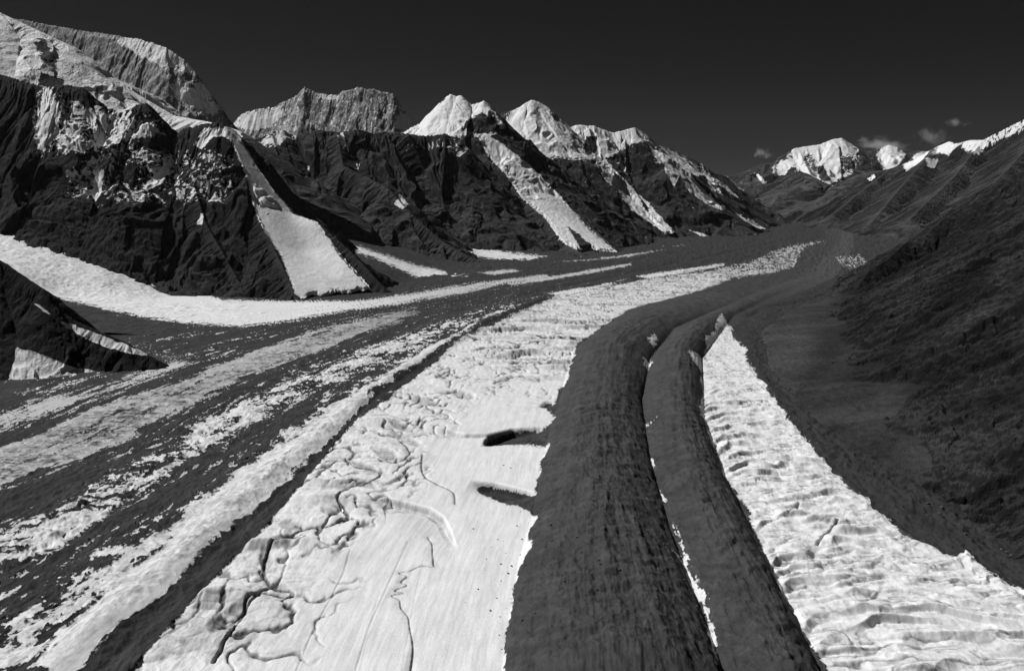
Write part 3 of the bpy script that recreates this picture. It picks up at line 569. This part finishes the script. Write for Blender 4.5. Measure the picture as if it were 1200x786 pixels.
# thin grit along the left margin of the main ice
D4line = [(120, 790), (165, 738), (215, 688), (265, 635), (305, 600), (345, 567), (375, 535), (404, 503), (440, 468), (480, 440), (503, 424), (532, 401), (580, 376), (640, 352), (700, 338), (760, 326), (830, 314)]
dD4, sD4, sideD4, _ = wdist(D4line, 200)
wD4 = np.interp(Vg, [310, 360, 440, 505, 570, 640, 740, 800], [3, 5, 9, 8, 9, 12, 20, 24])
s4 = (wD4 - dD4) / 9.0
S = np.minimum(S, -np.clip(s4 + 0.7 * blot2 + 0.7 * blot3 + 0.4 * flowfine, -1.5, 1.2))
gritD4 = np.exp(-dD4 / (wD4 * 2.2)) * np.where(sideD4 < 0, 1.0, 0.5)
S = np.where(dD4 < 200, S - np.clip(gritD4 * (1.0 + 2.2 * blot2 + 2.4 * blot3), 0, 2.2) * (Vg > 400), S)

# --- relief
Z = np.zeros(Ug.shape)
w34 = gw(3, 4); w45 = gw(4, 5); w56 = gw(5, 6)
t34 = np.clip(Wf - 3, 0, 1); t45 = np.clip(Wf - 4, 0, 1); t56 = np.clip(Wf - 5, 0, 1)
arc34 = An / 46.0 - 1.6 * (t34 - 0.5) ** 2 * 4 + 0.8 * big
mfade = sstep(315, 420, Vg)
fin = sstep(1.5, 5.0, 26.0 / dyr)
Z += mfade * np.minimum(0.195 * w34, 78) * np.sin(np.pi * t34 ** 1.15) ** 0.75 * (1 + 0.16 * big + 0.10 * flow)
Z += mfade * np.minimum(0.25 * w45, 74) * np.sin(np.pi * t45 ** 1.35) ** 0.8 * (1 + 0.16 * big + 0.10 * flow)
in34 = np.sin(np.pi * t34); in45 = np.sin(np.pi * t45)
arc45 = An / 52.0 - 1.8 * (t45 - 0.5) ** 2 * 4 + 0.9 * big
def lob(ph, sdd):
    fr = (ph + 1.1 * fbm(Wm / 260, An / 240, 4, sdd)) % 1.0
    return np.minimum(fr * 3.2, (1 - fr) * 1.45) * sstep(-0.6, 0.6, fbm(Wm / 330, An / 130, 3, sdd + 4))
Z += mfade * (in34 * (8.0 * lob(arc34 * 0.7, 371) + 3.0 * lob(arc34 * 1.2 + 3, 373)) + in45 * (8.5 * lob(arc45 * 0.8, 375) + 3.5 * lob(arc45 * 1.3 + 1, 377)))
Z += (in34 + in45) * (3.5 * fbm(Xg / 45, Yg / 70, 3, 379, 0.5) + 1.2 * blot2 * fin)
deb = sstep(0.15, -0.35, S)                                # where rubble covers the ice
Z += deb * (Wf < 2.4) * 6.0 * (ridged(Wm / 55, An / 170, 3, 451) - 0.3)
Z += deb * (1.8 * blot2 * fin + 3.5 * blot + 3.0 * fin * ridged(Xg / 28, Yg / 45, 2, 322))
dI4, sI4, sdI4, _ = wdist([(60, 790), (115, 737), (190, 672), (240, 627), (300, 570), (370, 515), (420, 472), (470, 437), (520, 405), (570, 378), (640, 350)], 200)
Z += 17 * np.exp(-(dI4 / 46.0) ** 2) * (1 + 0.25 * warpu)
Z -= 4 * np.exp(-(dD4 / 16.0) ** 2) * (1 + 0.6 * blot)
x1 = np.clip(band(X1, 12, 2) * 0.5 + 0.5, 0, 1); x2 = np.clip(band(X2, 12, 2) * 0.5 + 0.5, 0, 1); i3 = np.clip(band(I3, 8, 2) * .5 + .5, 0, 1)
Z += np.maximum(x1, x2 * 0.45) * (13 * hum + 4 * blot2)
Z += i3 * (6 * ridged(Xg / 60, Yg / 40, 4, 325, .6) + 2.5 * blot2)
Z -= np.minimum(0.02 * gw(1, 2), 12) * np.exp(-((Wf - 1.25) / 0.12) ** 2)
# broken right-hand ice: overlapping crescents stepping down the flow
i6 = np.clip(band(I6, 6, 1) * .5 + .5, 0, 1)
def crescents(lam, amp, seed, bend, wl=90.0, steep=4.0):
    ph = An / lam + bend + 1.3 * fbm(Wm / wl, An / (lam * 5), 3, seed) + 0.22 * gn(Wm / (wl * .3), An / lam, seed + 3)
    fr = ph - np.floor(ph)
    saw = np.minimum(fr * steep, (1 - fr) * steep / (steep - 1))       # steep face toward the viewer
    mod = sstep(-0.35, 0.5, fbm(Wm / (wl * 0.8), An / (lam * 2.5) + np.floor(ph) * 3.7, 3, seed + 7))
    return amp * saw * mod * sstep(4.0, 9.0, lam / dyr), fr, mod
c1, fr1, m1 = crescents(64, 15.0, 331, 1.2 * (t56 - 0.5) ** 2 * 4 - 0.9 * t56, 260)
c2, fr2, m2 = crescents(25, 5.0, 335, 1.0 * t56, 150)
c5, fr5, m5 = crescents(40, 9.0, 391, 1.3 * t56, 190)
Z += i6 * (c1 + c2 + c5 + 1.3 * ridged(Wm / 20, Yg / 18, 3, 338) + 3 * blot)
# middle ice: smooth below, broken into crescents farther up
i5 = np.clip(band(I5, 4, 1) * .5 + .5, 0, 1)
up5 = sstep(480, 400, Vg)
c3, fr3, m3 = crescents(150, 24.0, 341, 0.8 * np.clip(Wf - 2.5, -1, 1), 420)
c4, fr4, m4 = crescents(60, 10.0, 345, 0.0, 220)
left5 = sstep(2.62, 2.2, Wf)                                            # left margin is hummocky all the way down
Z += i5 * (np.maximum(up5, left5 * 0.55) * (1.35 * c3 + c4 * 1.1 + 4 * blot2) + 0.7 * flowfine + 2.5 * big)
soil_shade = 0.08 + 0.13 * np.clip(flowfine, -1, 1) + 0.09 * np.clip(thin, -1, 1) + 0.35 * sstep(0.75, 0.05, S) * np.clip(0.5 + blot2, 0, 1) + 0.06 * flow + 0.05 * blot2
soil_shade = soil_shade + i5 * up5 * 0.25 * sstep(0.0, 0.9, blot) + i3 * (0.34 + 0.22 * blot2 + 0.2 * np.clip(ridged(An / 22 + 2 * warpu, Wm / 60, 3, 381), 0, 1)) + np.maximum(x1, x2) * (0.12 + .15 * blot2) + i6 * 0.07 * blot2
soil_shade += i6 * 0.22 * m1 * (fr1 < 0.24) + i5 * np.maximum(up5, left5 * .5) * 0.40 * m3 * (fr3 < 0.25)  # shade painted on the steep viewer-facing side of each crescent
I2m = np.clip(band(I2, 8, 2) * .5 + .5, 0, 1); soil_shade += I2m * 0.25

# a tangle of small meandering channels on the left and upper part of the middle ice
mea = np.abs(gn(Xg / 62 + 0.5 * warpu, Yg / 92 + 0.4 * warpv, 441) + 0.25 * gn(Xg / 26, Yg / 40, 442))
mea_m = i5 * np.maximum(sstep(490, 440, Vg), sstep(2.60, 2.44, Wf)) * sstep(-0.25, 0.2, fbm(Xg / 170, Yg / 260, 3, 443))
chn = sstep(0.13, 0.03, mea) * mea_m; bank = sstep(0.36, 0.0, mea) * mea_m
Z -= 5.5 * chn + 2.6 * bank
soil_shade += 0.66 * chn + 0.16 * bank * np.clip(0.5 + blot, 0, 1.5)
# thin winding cracks across the flow
ck = np.maximum(cracks(130, 34, 411, 0.20), 0.8 * cracks(70, 19, 414, 0.24))
ckb = np.maximum(cracks(200, 80, 417, 0.16), 0.7 * cracks(110, 40, 420, 0.20))
soil_shade += i6 * 0.55 * ck + i3 * 0.45 * ck + i5 * np.maximum(up5 * 0.8, left5 * 0.7) * 0.45 * ckb + np.maximum(x1, x2) * 0.2 * ck
Z -= i6 * 2.4 * ck + i5 * np.maximum(up5, left5 * 0.6) * 3.0 * ckb
# ice cliffs: hollows scooped below sighted brinks
def cliff(pts, drop, reach, below=-1, grit=0.3, dark=0.0):
    global Z, S, soil_shade
    d, s, sd, L = wdist(pts, 80)
    m = sd == below
    end = sstep(0, 0.28 * L, s) * sstep(0, 0.28 * L, L - s)
    dd = np.where(m, d, np.where(d < dyr, 0.0, 1e6))
    prof = np.exp(-(dd / reach) ** 1.5) * sstep(-1.0 * dyr, np.maximum(4.0, 2.4 * dyr), np.where(m, d, -d))
    Z -= drop * end * prof
    face = end * (dd < drop * 0.9) * sstep(0, 2, dd)
    stripes = fbm(s / 9.0, dd / 60.0, 3, int(abs(pts[0][0])))
    soil_shade += grit * face * np.clip(0.75 + 0.6 * stripes + 0.4 * blot2, 0, 1.6)
    if dark: S = S + (np.minimum(S, dark) - S) * sstep(0.25, 0.6, end * prof)
cliff([(424, 592), (432, 587), (455, 585), (480, 589), (505, 595), (520, 605), (528, 620), (537, 645)], 22, 55, -1, 0.42)
cliff([(515, 500), (545, 508), (572, 508), (600, 503)], 16, 30, -1, 0.42)
cliff([(563, 524), (572, 509), (600, 502), (645, 500)], 34, 75, -1, 0.8, -0.6)
cliff([(552, 562), (580, 565), (605, 571), (635, 579)], 32, 70, -1, 0.3, -0.6)
cliff([(582, 448), (600, 440), (625, 441), (650, 450)], 18, 45, -1, 0.45)
cliff([(560, 418), (590, 418), (625, 420), (655, 424)], 18, 40, -1, 0.4)
cliff([(620, 402), (650, 404), (668, 412)], 14, 40, -1, 0.35)
cliff([(445, 570), (470, 556), (485, 552), (500, 555)], 10, 22, -1, 0.4)
cliff([(485, 478), (505, 480), (530, 490), (545, 500)], 12, 26, -1, 0.45)
cliff([(620, 384), (650, 385), (690, 392)], 15, 45, -1, 0.35)
cliff([(630, 478), (640, 470), (655, 470)], 18, 40, -1, 0.5, -0.3)
cliff([(690, 372), (740, 366), (765, 372)], 12, 40, -1, 0.3)
for pts in ([(880, 586), (905, 576), (935, 580)], [(905, 640), (930, 628), (950, 632)], [(965, 668), (990, 664), (1020, 664), (1040, 652)], [(955, 656), (1000, 645), (1025, 650)], [(1010, 630), (1035, 632), (1050, 640)],
            [(1045, 660), (1065, 662), (1080, 668)], [(980, 690), (1010, 682), (1040, 675)], [(995, 712), (1020, 702), (1035, 690)], [(1075, 680), (1110, 676), (1130, 680)], [(930, 606), (950, 602), (965, 610)]):
    cliff(pts, 6, 12, -1, 0.30)

# meltwater channels and cracks cut into the ice
STREAMS = [
    ([(438, 491), (448, 489), (460, 488), (472, 494), (488, 499), (492, 492), (500, 488), (511, 487)], 3.2, 'upper meltwater channel with one tight bend, just below the hummocks'),
    ([(446, 509), (462, 511), (472, 518), (480, 528), (478, 535), (468, 540), (450, 540), (436, 534), (420, 534), (405, 536)], 4.2, 'looping meltwater channel doubling back on itself in the white ice'),
    ([(405, 536), (416, 545), (432, 547), (444, 552), (445, 558), (432, 565), (412, 571), (399, 577), (396, 588), (403, 597), (408, 605), (402, 611), (388, 615), (372, 616), (352, 620), (338, 628), (322, 637), (312, 648), (309, 662), (311, 676), (322, 686), (338, 690), (343, 695), (334, 699), (312, 697), (296, 700), (288, 706), (286, 716), (276, 730), (266, 745), (250, 775)], 5.5, 'longest meandering meltwater channel along the left side of the white ice'),
    ([(495, 532), (494, 548), (499, 559), (510, 566), (524, 572), (532, 578), (533, 590)], 1.8, 'fine hairline meltwater thread above the curved ice cliff'),
    ([(502, 626), (506, 634), (507, 648), (508, 660), (508, 663), (494, 662), (480, 668), (468, 670), (477, 674), (470, 681), (477, 685), (463, 691), (473, 694), (459, 697), (468, 702), (470, 712), (478, 722), (480, 734), (484, 760), (480, 790)], 2.4, 'zigzag meltwater thread running from the curved ice cliff to the bottom'),
    ([(530, 392), (560, 398), (590, 400), (607, 403), (606, 408), (590, 411), (560, 412)], 4.0, 'short hooked meltwater channel among the upper ice hummocks')]
stream_masks = []
def smooth_line(pts, n=6):
    q = np.array([pts[0]] + list(pts) + [pts[-1]], float); out = []
    for k in range(1, len(q) - 2):
        a, b, c, d = q[k - 1], q[k], q[k + 1], q[k + 2]
        for t in np.linspace(0, 1, n, endpoint=False):
            out.append(0.5 * (2 * b + (c - a) * t + (2 * a - 5 * b + 4 * c - d) * t * t + (3 * b - a - 3 * c + d) * t ** 3))
    out.append(q[-2]); return [tuple(o) for o in out]
# basins melted out beside the channels: (centre, half width, half height in the picture, depth, slant)
for cu_, cv_, ru, rv_, dep, sl in ((452, 531, 16, 7, 6, .3), (336, 633, 16, 8, 9, -.2), (268, 722, 24, 11, 12, -.5), (326, 688, 14, 7, 7, .2), (312, 655, 8, 12, 8, .2), (425, 566, 18, 5, 5, .3), (478, 515, 18, 5, 5, .4), (425, 545, 18, 5, 5, .35), (470, 500, 16, 4, 5, .3), (345, 615, 18, 6, 6, 0),
        (545, 462, 14, 5, 7, .2), (500, 470, 18, 5, 6, .2), (390, 600, 14, 5, 5, .2)):
    du = (Ug - cu_) / ru; dv = (Vg - cv_ - sl * (Ug - cu_)) / rv_
    rr = du * du + dv * dv + 0.4 * blot + 0.3 * warpu
    hol = sstep(1.3, 0.25, rr)
    Z -= dep * hol * np.clip(mpp / 2.2, 0.8, 2.5)
    soil_shade += 0.30 * hol * (1 + 0.5 * blot2)  # shade inside each hollow put into the ice colour
for pts, w, lab in STREAMS:
    w = w * 0.62
    d, s, sd, L = wdist(smooth_line(pts), 60)
    dj = np.abs(d + 0.25 * w * fbm(Xg / 14, Yg / 14, 3, 401)) if w > 1.6 else d
    ww = np.maximum(w * (0.8 + 0.5 * np.clip(blot, -1, 1)), np.maximum(0.6 * mpp, 0.42 * dyr))
    Z -= 2.3 * w * np.exp(-(dj / (ww * 1.25)) ** 4)
    Z -= 1.6 * w * np.exp(-(d / (w * 6)) ** 2) * np.clip(0.6 + blot, 0, 1.5)
    soil_shade += 0.62 * np.exp(-(dj / (ww * 1.4)) ** 4) + 0.18 * np.exp(-(d / (w * 6)) ** 2) * np.clip(0.4 + blot2, 0, 1)
    stream_masks.append(dj < ww * 0.75)
for pts, dep in (([(478, 634), (465, 662), (448, 700), (432, 735), (415, 790)], 0.20), ([(411, 645), (402, 672), (388, 700), (376, 722), (366, 742), (345, 790)], 0.26), ([(500, 640), (488, 690), (470, 790)], 0.08), ([(445, 690), (420, 790)], 0.07)):
    d, s, sd, L = wdist(pts, 30)
    Z -= 5 * dep * np.exp(-(d / 1.6) ** 2); soil_shade += dep * np.exp(-(d / 1.8) ** 2)
d, s, sd, L = wdist([(957, 641), (963, 633), (974, 622), (983, 612)], 40); Z -= 9 * np.exp(-(d / 2.6) ** 2); soil_shade += 0.5 * np.exp(-(d / 2.6) ** 2)
d, s, sd, L = wdist([(924, 604), (938, 594), (946, 590)], 40); Z -= 8 * np.exp(-(d / 2.6) ** 2); soil_shade += 0.4 * np.exp(-(d / 2.6) ** 2)

# valley floor beyond the ice on the right and the broken edge along the right moraine
dR, sR, sdR, _ = wdist([(1150, 640), (1080, 590), (1000, 545), (945, 500), (905, 455), (888, 425), (885, 400), (905, 370), (960, 350)], 120)
Z += 10 * np.exp(-(dR / 70) ** 2) * (0.6 + ridged(Xg / 40, Yg / 60, 4, 351))
Z -= 7 * np.exp(-(dR / 30) ** 2) * (0.5 + blot)
edge_dark = np.clip(Wf - 6, 0, 1.2)
Z += sstep(6.0, 6.2, Wf) * (6 * ridged(Xg / 55, Yg / 80, 4, 355) + 4 * big)
hollow = wdist([(905, 358), (925, 356), (945, 352), (960, 350)], 60)[0]; Z -= 22 * np.exp(-(hollow / 45) ** 2)
hollow = wdist([(878, 370), (888, 365)], 60)[0]; Z -= 14 * np.exp(-(hollow / 30) ** 2)
farplain = sstep(345, 300, Vg)
Z += farplain * (14 * ridged(Wm / 70, An / 500, 4, 361) + 8 * blot + 6 * big)

SN = np.clip(0.5 + 0.5 * S, 0, 1)
inm = sstep(2.9, 3.05, Wf) * sstep(5.15, 5.0, Wf)
tone = 1.0 + 0.24 * flow * (1 - 0.9 * inm) + 0.22 * np.clip(flowfine + 0.6 * big, -1, 1) * (Wf < 2.3) + 0.16 * blot + 0.10 * blot2
tone *= np.where(Wf > 6, 0.62, 1.0)
hair = fbm(Wm / 150 + 0.6 * warpu, np.where(t45 > 0, arc45, arc34) * 2.0, 3, 423, 0.6) * sstep(1.2, 4.0, 24.0 / dyr)
tone *= 1 + inm * mfade * (0.26 * hair + 0.16 * blot3 * sstep(1.0, 3.0, 15.0 / dyr))
tone *= 1 + sstep(2.9, 3.05, Wf) * sstep(5.1, 4.9, Wf) * 0.10 * (flow + 0.6 * blot)
rightfar = sstep(3.6, 4.4, Wf) * sstep(360, 320, Vg)
tone *= 1 + 0.35 * rightfar - 0.25 * sstep(2.6, 2.2, Wf)
soil_shade += sstep(395, 330, Vg) * sstep(1.9, 2.2, Wf) * np.clip(0.14 + 0.22 * blot2 + 0.15 * flowfine, 0, 0.6)
soil_shade += sstep(390, 520, Ug) * sstep(1.3, 0.8, Wf) * np.clip(0.25 + 0.2 * flowfine, 0, 0.6)
soil_shade += np.exp(-(dI4 / 60.0) ** 2) * np.clip(0.05 + 0.16 * thin + 0.14 * blot2, 0, 0.5)
soil_shade = np.clip(soil_shade, 0, 0.93)
ga = {'snow': SN, 'tone': np.clip(tone, 0.15, 2.5), 'soil_shade': soil_shade}

# --- split the sheet into the pieces one can name
def fq(m): return m[:-1, :-1] & m[1:, 1:] & m[:-1, 1:] & m[1:, :-1]
deb = SN < 0.5
free = np.ones((len(rv) - 1, len(cu) - 1), bool)
pieces = []
for (pts, w, lab), m in zip(STREAMS, stream_masks):
    f = fq(m) & free; free &= ~f; pieces.append(('meltwater_stream', lab, 'stream', f, 'W'))
def claim(name, lab, cat, m):
    global free
    f = fq(m & deb) & free; free &= ~f; pieces.append((name, lab, cat, f, 'R'))
vis = Vg > 300
claim('medial_moraine', 'broad grey rubble ridge down the centre, bordering the widest white ice', 'moraine', vis & (Wf > 2.95) & (Wf < 4.02) & (Vg > 345))
claim('medial_moraine', 'steep dark rubble ridge left of the crevassed right hand ice', 'moraine', vis & (Wf > 4.02) & (Wf < 5.15) & (Vg > 360))
claim('medial_moraine', 'thin dark line of rubble beside the raised white ice rib', 'moraine', vis & (dD4 < wD4 * 1.3) & (Vg > 335))
D2 = [(-150, 640), (0, 575), (50, 555), (160, 514), (236, 468), (290, 445), (345, 427), (430, 393), (500, 368), (600, 347), (600, 354), (520, 377), (450, 399), (340, 439), (282, 464), (212, 500), (208, 518), (110, 561), (50, 596), (0, 622), (-150, 700)]
D3 = [(-100, 740), (0, 676), (50, 654), (130, 603), (190, 562), (250, 526), (315, 488), (345, 472), (400, 452), (450, 427), (440, 440), (385, 470), (340, 500), (300, 540), (255, 574), (205, 604), (165, 622), (90, 676), (0, 735), (-100, 800)]
claim('medial_moraine', 'wide dark rubble band between the rippled ice ribbon and the broken ice', 'moraine', poly_sd(Ug, Vg, D2) > -3)
claim('medial_moraine', 'dark rubble band just left of the raised white ice rib', 'moraine', poly_sd(Ug, Vg, D3) > -3)
claim('lateral_moraine', 'very dark broken rubble along the foot of the right valley wall', 'moraine', (Wf > 5.9) & (Wf < 7.3) & (Vg > 345))
gob = grid_mesh('glacier', Xg, Yg, Z, M_ICE, ga, free)
tag(gob, 'long striped glacier of white ice and dark grit filling the valley floor', 'glacier', None, 'structure')
mw, nt = nodes('meltwater'); n = N(nt)
pos = n('ShaderNodeNewGeometry').outputs['Position']
wv = n.noise(pos, 0.25, 3.0)
wc = n.ramp(wv, 0.3, 0.7, 0.05, 0.14)
n('ShaderNodeOutputMaterial', {'Surface': n('ShaderNodeBsdfPrincipled', {'Base Color': n('ShaderNodeCombineColor', {0: wc, 1: wc, 2: wc}).outputs[0], 'Roughness': 0.25}).outputs[0]})
for nm, lab, cat, f, k in pieces:
    if f.any():
        tag(grid_mesh(nm, Xg, Yg, Z, mw if k == 'W' else M_RUBBLE, ga, f), lab, cat, None, 'structure')
print('ground', round(time.time() - T0, 1))
HAZE = 0.8e-6
# ------------------------------------------------------------------ boulders lying on the ice
import bmesh, random
M_STONE = surface_material('boulder_stone', 0.07, 0.8, 2.5, 0.5, 0.2)
RND = random.Random(5)
def stone_mesh(k):
    bm = bmesh.new(); bmesh.ops.create_icosphere(bm, subdivisions=3, radius=1.0)
    for vv in bm.verts:
        c = vv.co
        f = 1 + 0.35 * float(fbm(np.array([c.x * 1.1 + k * 7]), np.array([c.y * 1.1 + c.z * 1.3]), 3, k)[0])
        m_ = max(abs(c.x), abs(c.y), abs(c.z)); f *= 0.75 + 0.25 / m_
        vv.co = Vector((c.x * f * 1.25, c.y * f, c.z * f * 0.75))
    me = bpy.data.meshes.new('boulder'); bm.to_mesh(me); bm.free(); me.materials.append(M_STONE)
    at = me.attributes.new('tone', 'FLOAT', 'POINT'); at.data.foreach_set('value', np.ones(len(me.vertices), np.float32))
    return me
STONES = [stone_mesh(k) for k in range(4)]
def boulder(u, v, r, label, group):
    i = int(np.argmin(np.abs(rv - v))); j = int(np.argmin(np.abs(cu - u)))
    o = bpy.data.objects.new('boulder', RND.choice(STONES)); COL.objects.link(o)
    o.location = (Xg[i, j], Yg[i, j], Z[i, j] + r * 0.35); o.rotation_euler = (0, 0, RND.uniform(0, 6.28)); o.scale = (r,) * 3
    tag(o, label, 'boulder', group)
for u, v in [(583, 632), (590, 634), (576, 641), (599, 663), (587, 661), (582, 700), (575, 715), (596, 672), (570, 655), (610, 650), (598, 548), (590, 545), (600, 690), (586, 722), (560, 690), (555, 620), (604, 588), (545, 705)] + [(RND.gauss(0, 5) + x0, y0) for x0, y0 in zip(np.interp(np.linspace(600, 760, 11), [600, 650, 700, 760], [616, 604, 594, 586]), np.linspace(600, 760, 11))]:
    boulder(u, v, RND.uniform(0.7, 1.9), 'lone dark boulder lying on the smooth white ice', 'boulders scattered on the smooth white ice')
for k in range(46):
    v = RND.uniform(560, 760); u = np.interp(v, [560, 600, 660, 700, 760], [1010, 1060, 1160, 1215, 1300]) + abs(RND.gauss(0, 45)) + 6
    boulder(u, v, RND.uniform(1.5, 4.2), 'pale grey boulder in the dark rubble below the right valley wall', 'boulders in the rubble below the right wall')
for k in range(60):
    v = RND.uniform(560, 760); t = RND.random(); a_ = np.interp(v, [560, 600, 660, 737], [645, 628, 607, 595]); b_ = np.interp(v, [560, 620, 660, 737], [765, 785, 800, 830])
    boulder(a_ + (b_ - a_) * t, v, RND.uniform(1.2, 3.0), 'grey boulder on the broad central rubble ridge', 'boulders on the central rubble ridge')
# ------------------------------------------------------------------ clouds
def cloud(name, label, u, v, Y, wpx, hpx, seed, dens):
    c = P(u, v, Y); sx = wpx * Y / F; sz = hpx * Y / F
    import bmesh
    bm = bmesh.new(); bmesh.ops.create_icosphere(bm, subdivisions=4, radius=1.0)
    for vv in bm.verts:
        k = 1 + 0.25 * float(fbm(np.array([vv.co.x * 1.5 + seed]), np.array([vv.co.z * 2 + vv.co.y]), 3, seed)[0])
        vv.co = Vector((vv.co.x * sx * k, vv.co.y * sx * 0.5 * k, vv.co.z * sz * k))
    me = bpy.data.meshes.new(name); bm.to_mesh(me); bm.free()
    o = bpy.data.objects.new(name, me); COL.objects.link(o); o.location = c
    m, nt = nodes('cloud_vapour'); n = N(nt)
    tc = n('ShaderNodeTexCoord').outputs['Object']
    mp = n('ShaderNodeMapping', {'Vector': tc, 'Scale': (1 / sx, 1 / (sx * 0.5), 1 / sz)}).outputs[0]
    ln = n('ShaderNodeVectorMath', {0: mp}, operation='LENGTH').outputs['Value']
    nz = n('ShaderNodeTexNoise', {'Vector': n('ShaderNodeMapping', {'Vector': mp, 'Location': (seed * 3.1, 0, 0), 'Scale': (1.6, 1.0, 0.9)}).outputs[0], 'Scale': 1.5, 'Detail': 5.0, 'Roughness': 0.6}).outputs[0]
    f = n.math('SUBTRACT', n.math('ADD', n.math('MULTIPLY', nz, 2.2), -0.45), ln)
    d = n.math('MULTIPLY', n.ramp(f, 0.0, 1.1), dens / sx)
    vol = n('ShaderNodeVolumePrincipled', {'Color': (.9, .9, .9, 1), 'Density': d, 'Anisotropy': 0.2})
    n('ShaderNodeOutputMaterial', {'Volume': vol.outputs[0]})
    me.materials.append(m)
    return tag(o, label, 'cloud', 'small clouds over the valley head', 'thing')
cloud('cloud', 'long pale banner cloud streaming right off the faraway summit', 1033, 169, 47000, 38, 14, 1, 8.0)
cloud('cloud', 'tiny round puff of cloud alone in the sky left of the faraway summit', 894, 180, 47000, 17, 9, 2, 3.4)
cloud('cloud', 'faint ragged cloud standing above the dark valley side', 1092, 160, 47000, 28, 16, 3, 2.6)
cloud('cloud', 'highest thin wisp of cloud near the right edge', 1120, 144, 47000, 20, 8, 4, 1.8)

# ------------------------------------------------------------------ thin mountain air
bm = bmesh.new(); bmesh.ops.create_cube(bm, size=1.0)
x0, x1_, y0, y1_, z0, z1_ = -75000, 75000, -4000, 46450, float(Z.min()) - 80, 4600
for vv in bm.verts: vv.co = Vector((x0 if vv.co.x < 0 else x1_, y0 if vv.co.y < 0 else y1_, z0 if vv.co.z < 0 else z1_))
me = bpy.data.meshes.new('haze'); bm.to_mesh(me); bm.free()
hz = bpy.data.objects.new('haze', me); COL.objects.link(hz)
m, nt = nodes('haze_air'); n = N(nt)
n('ShaderNodeOutputMaterial', {'Volume': n('ShaderNodeVolumePrincipled', {'Color': (.9, .9, .9, 1), 'Density': HAZE, 'Anisotropy': 0.2}).outputs[0]})
me.materials.append(m); tag(hz, 'thin air paling the far ridges and summits', 'haze', None, 'stuff')

# ------------------------------------------------------------------ sun, sky, camera
L = Vector((-0.72, 0.20, 0.80)).normalized()
el = math.asin(L.z); az = math.atan2(L.x, L.y)
sd = bpy.data.lights.new('sun', 'SUN'); sd.energy = 4.5; sd.angle = math.radians(0.53); sd.color = (1, 1, 1)
so = bpy.data.objects.new('sun', sd); COL.objects.link(so); so.rotation_euler = (-L).to_track_quat('-Z', 'Y').to_euler(); so.location = (0, 0, 9000)
w = bpy.data.worlds.new('World'); scene.world = w; w.use_nodes = True
nt = w.node_tree; nt.nodes.clear(); n = N(nt)
sky = n('ShaderNodeTexSky', sky_type='NISHITA', sun_disc=False, sun_elevation=el, sun_rotation=az, altitude=4000.0, air_density=0.08, dust_density=0.0, ozone_density=1.0)
red = n('ShaderNodeSeparateColor', {0: sky.outputs[0]}).outputs[0]          # deep red filter on black and white film
bg = n('ShaderNodeBackground', {'Color': n('ShaderNodeCombineColor', {0: red, 1: red, 2: red}).outputs[0], 'Strength': 0.05})
n('ShaderNodeOutputWorld', {'Surface': bg.outputs[0]})
cam = bpy.data.cameras.new('camera'); cam.sensor_fit = 'HORIZONTAL'; cam.sensor_width = 36.0; cam.lens = 36.0 * F / 1200.0
cam.clip_start = 1.0; cam.clip_end = 300000.0
co = bpy.data.objects.new('camera', cam); COL.objects.link(co); co.location = (0, 0, H); co.rotation_euler = (math.pi / 2 - PITCH, 0, 0)
scene.camera = co
vs = scene.view_settings; vs.view_transform = 'Standard'; vs.look = 'None'; vs.exposure = 0.0; vs.gamma = 1.0; vs.use_curve_mapping = False
scene.cycles.volume_step_rate = 4.0; scene.cycles.volume_max_steps = 64; scene.cycles.max_bounces = 6; scene.cycles.volume_bounces = 1
print('done', round(time.time() - T0, 1))
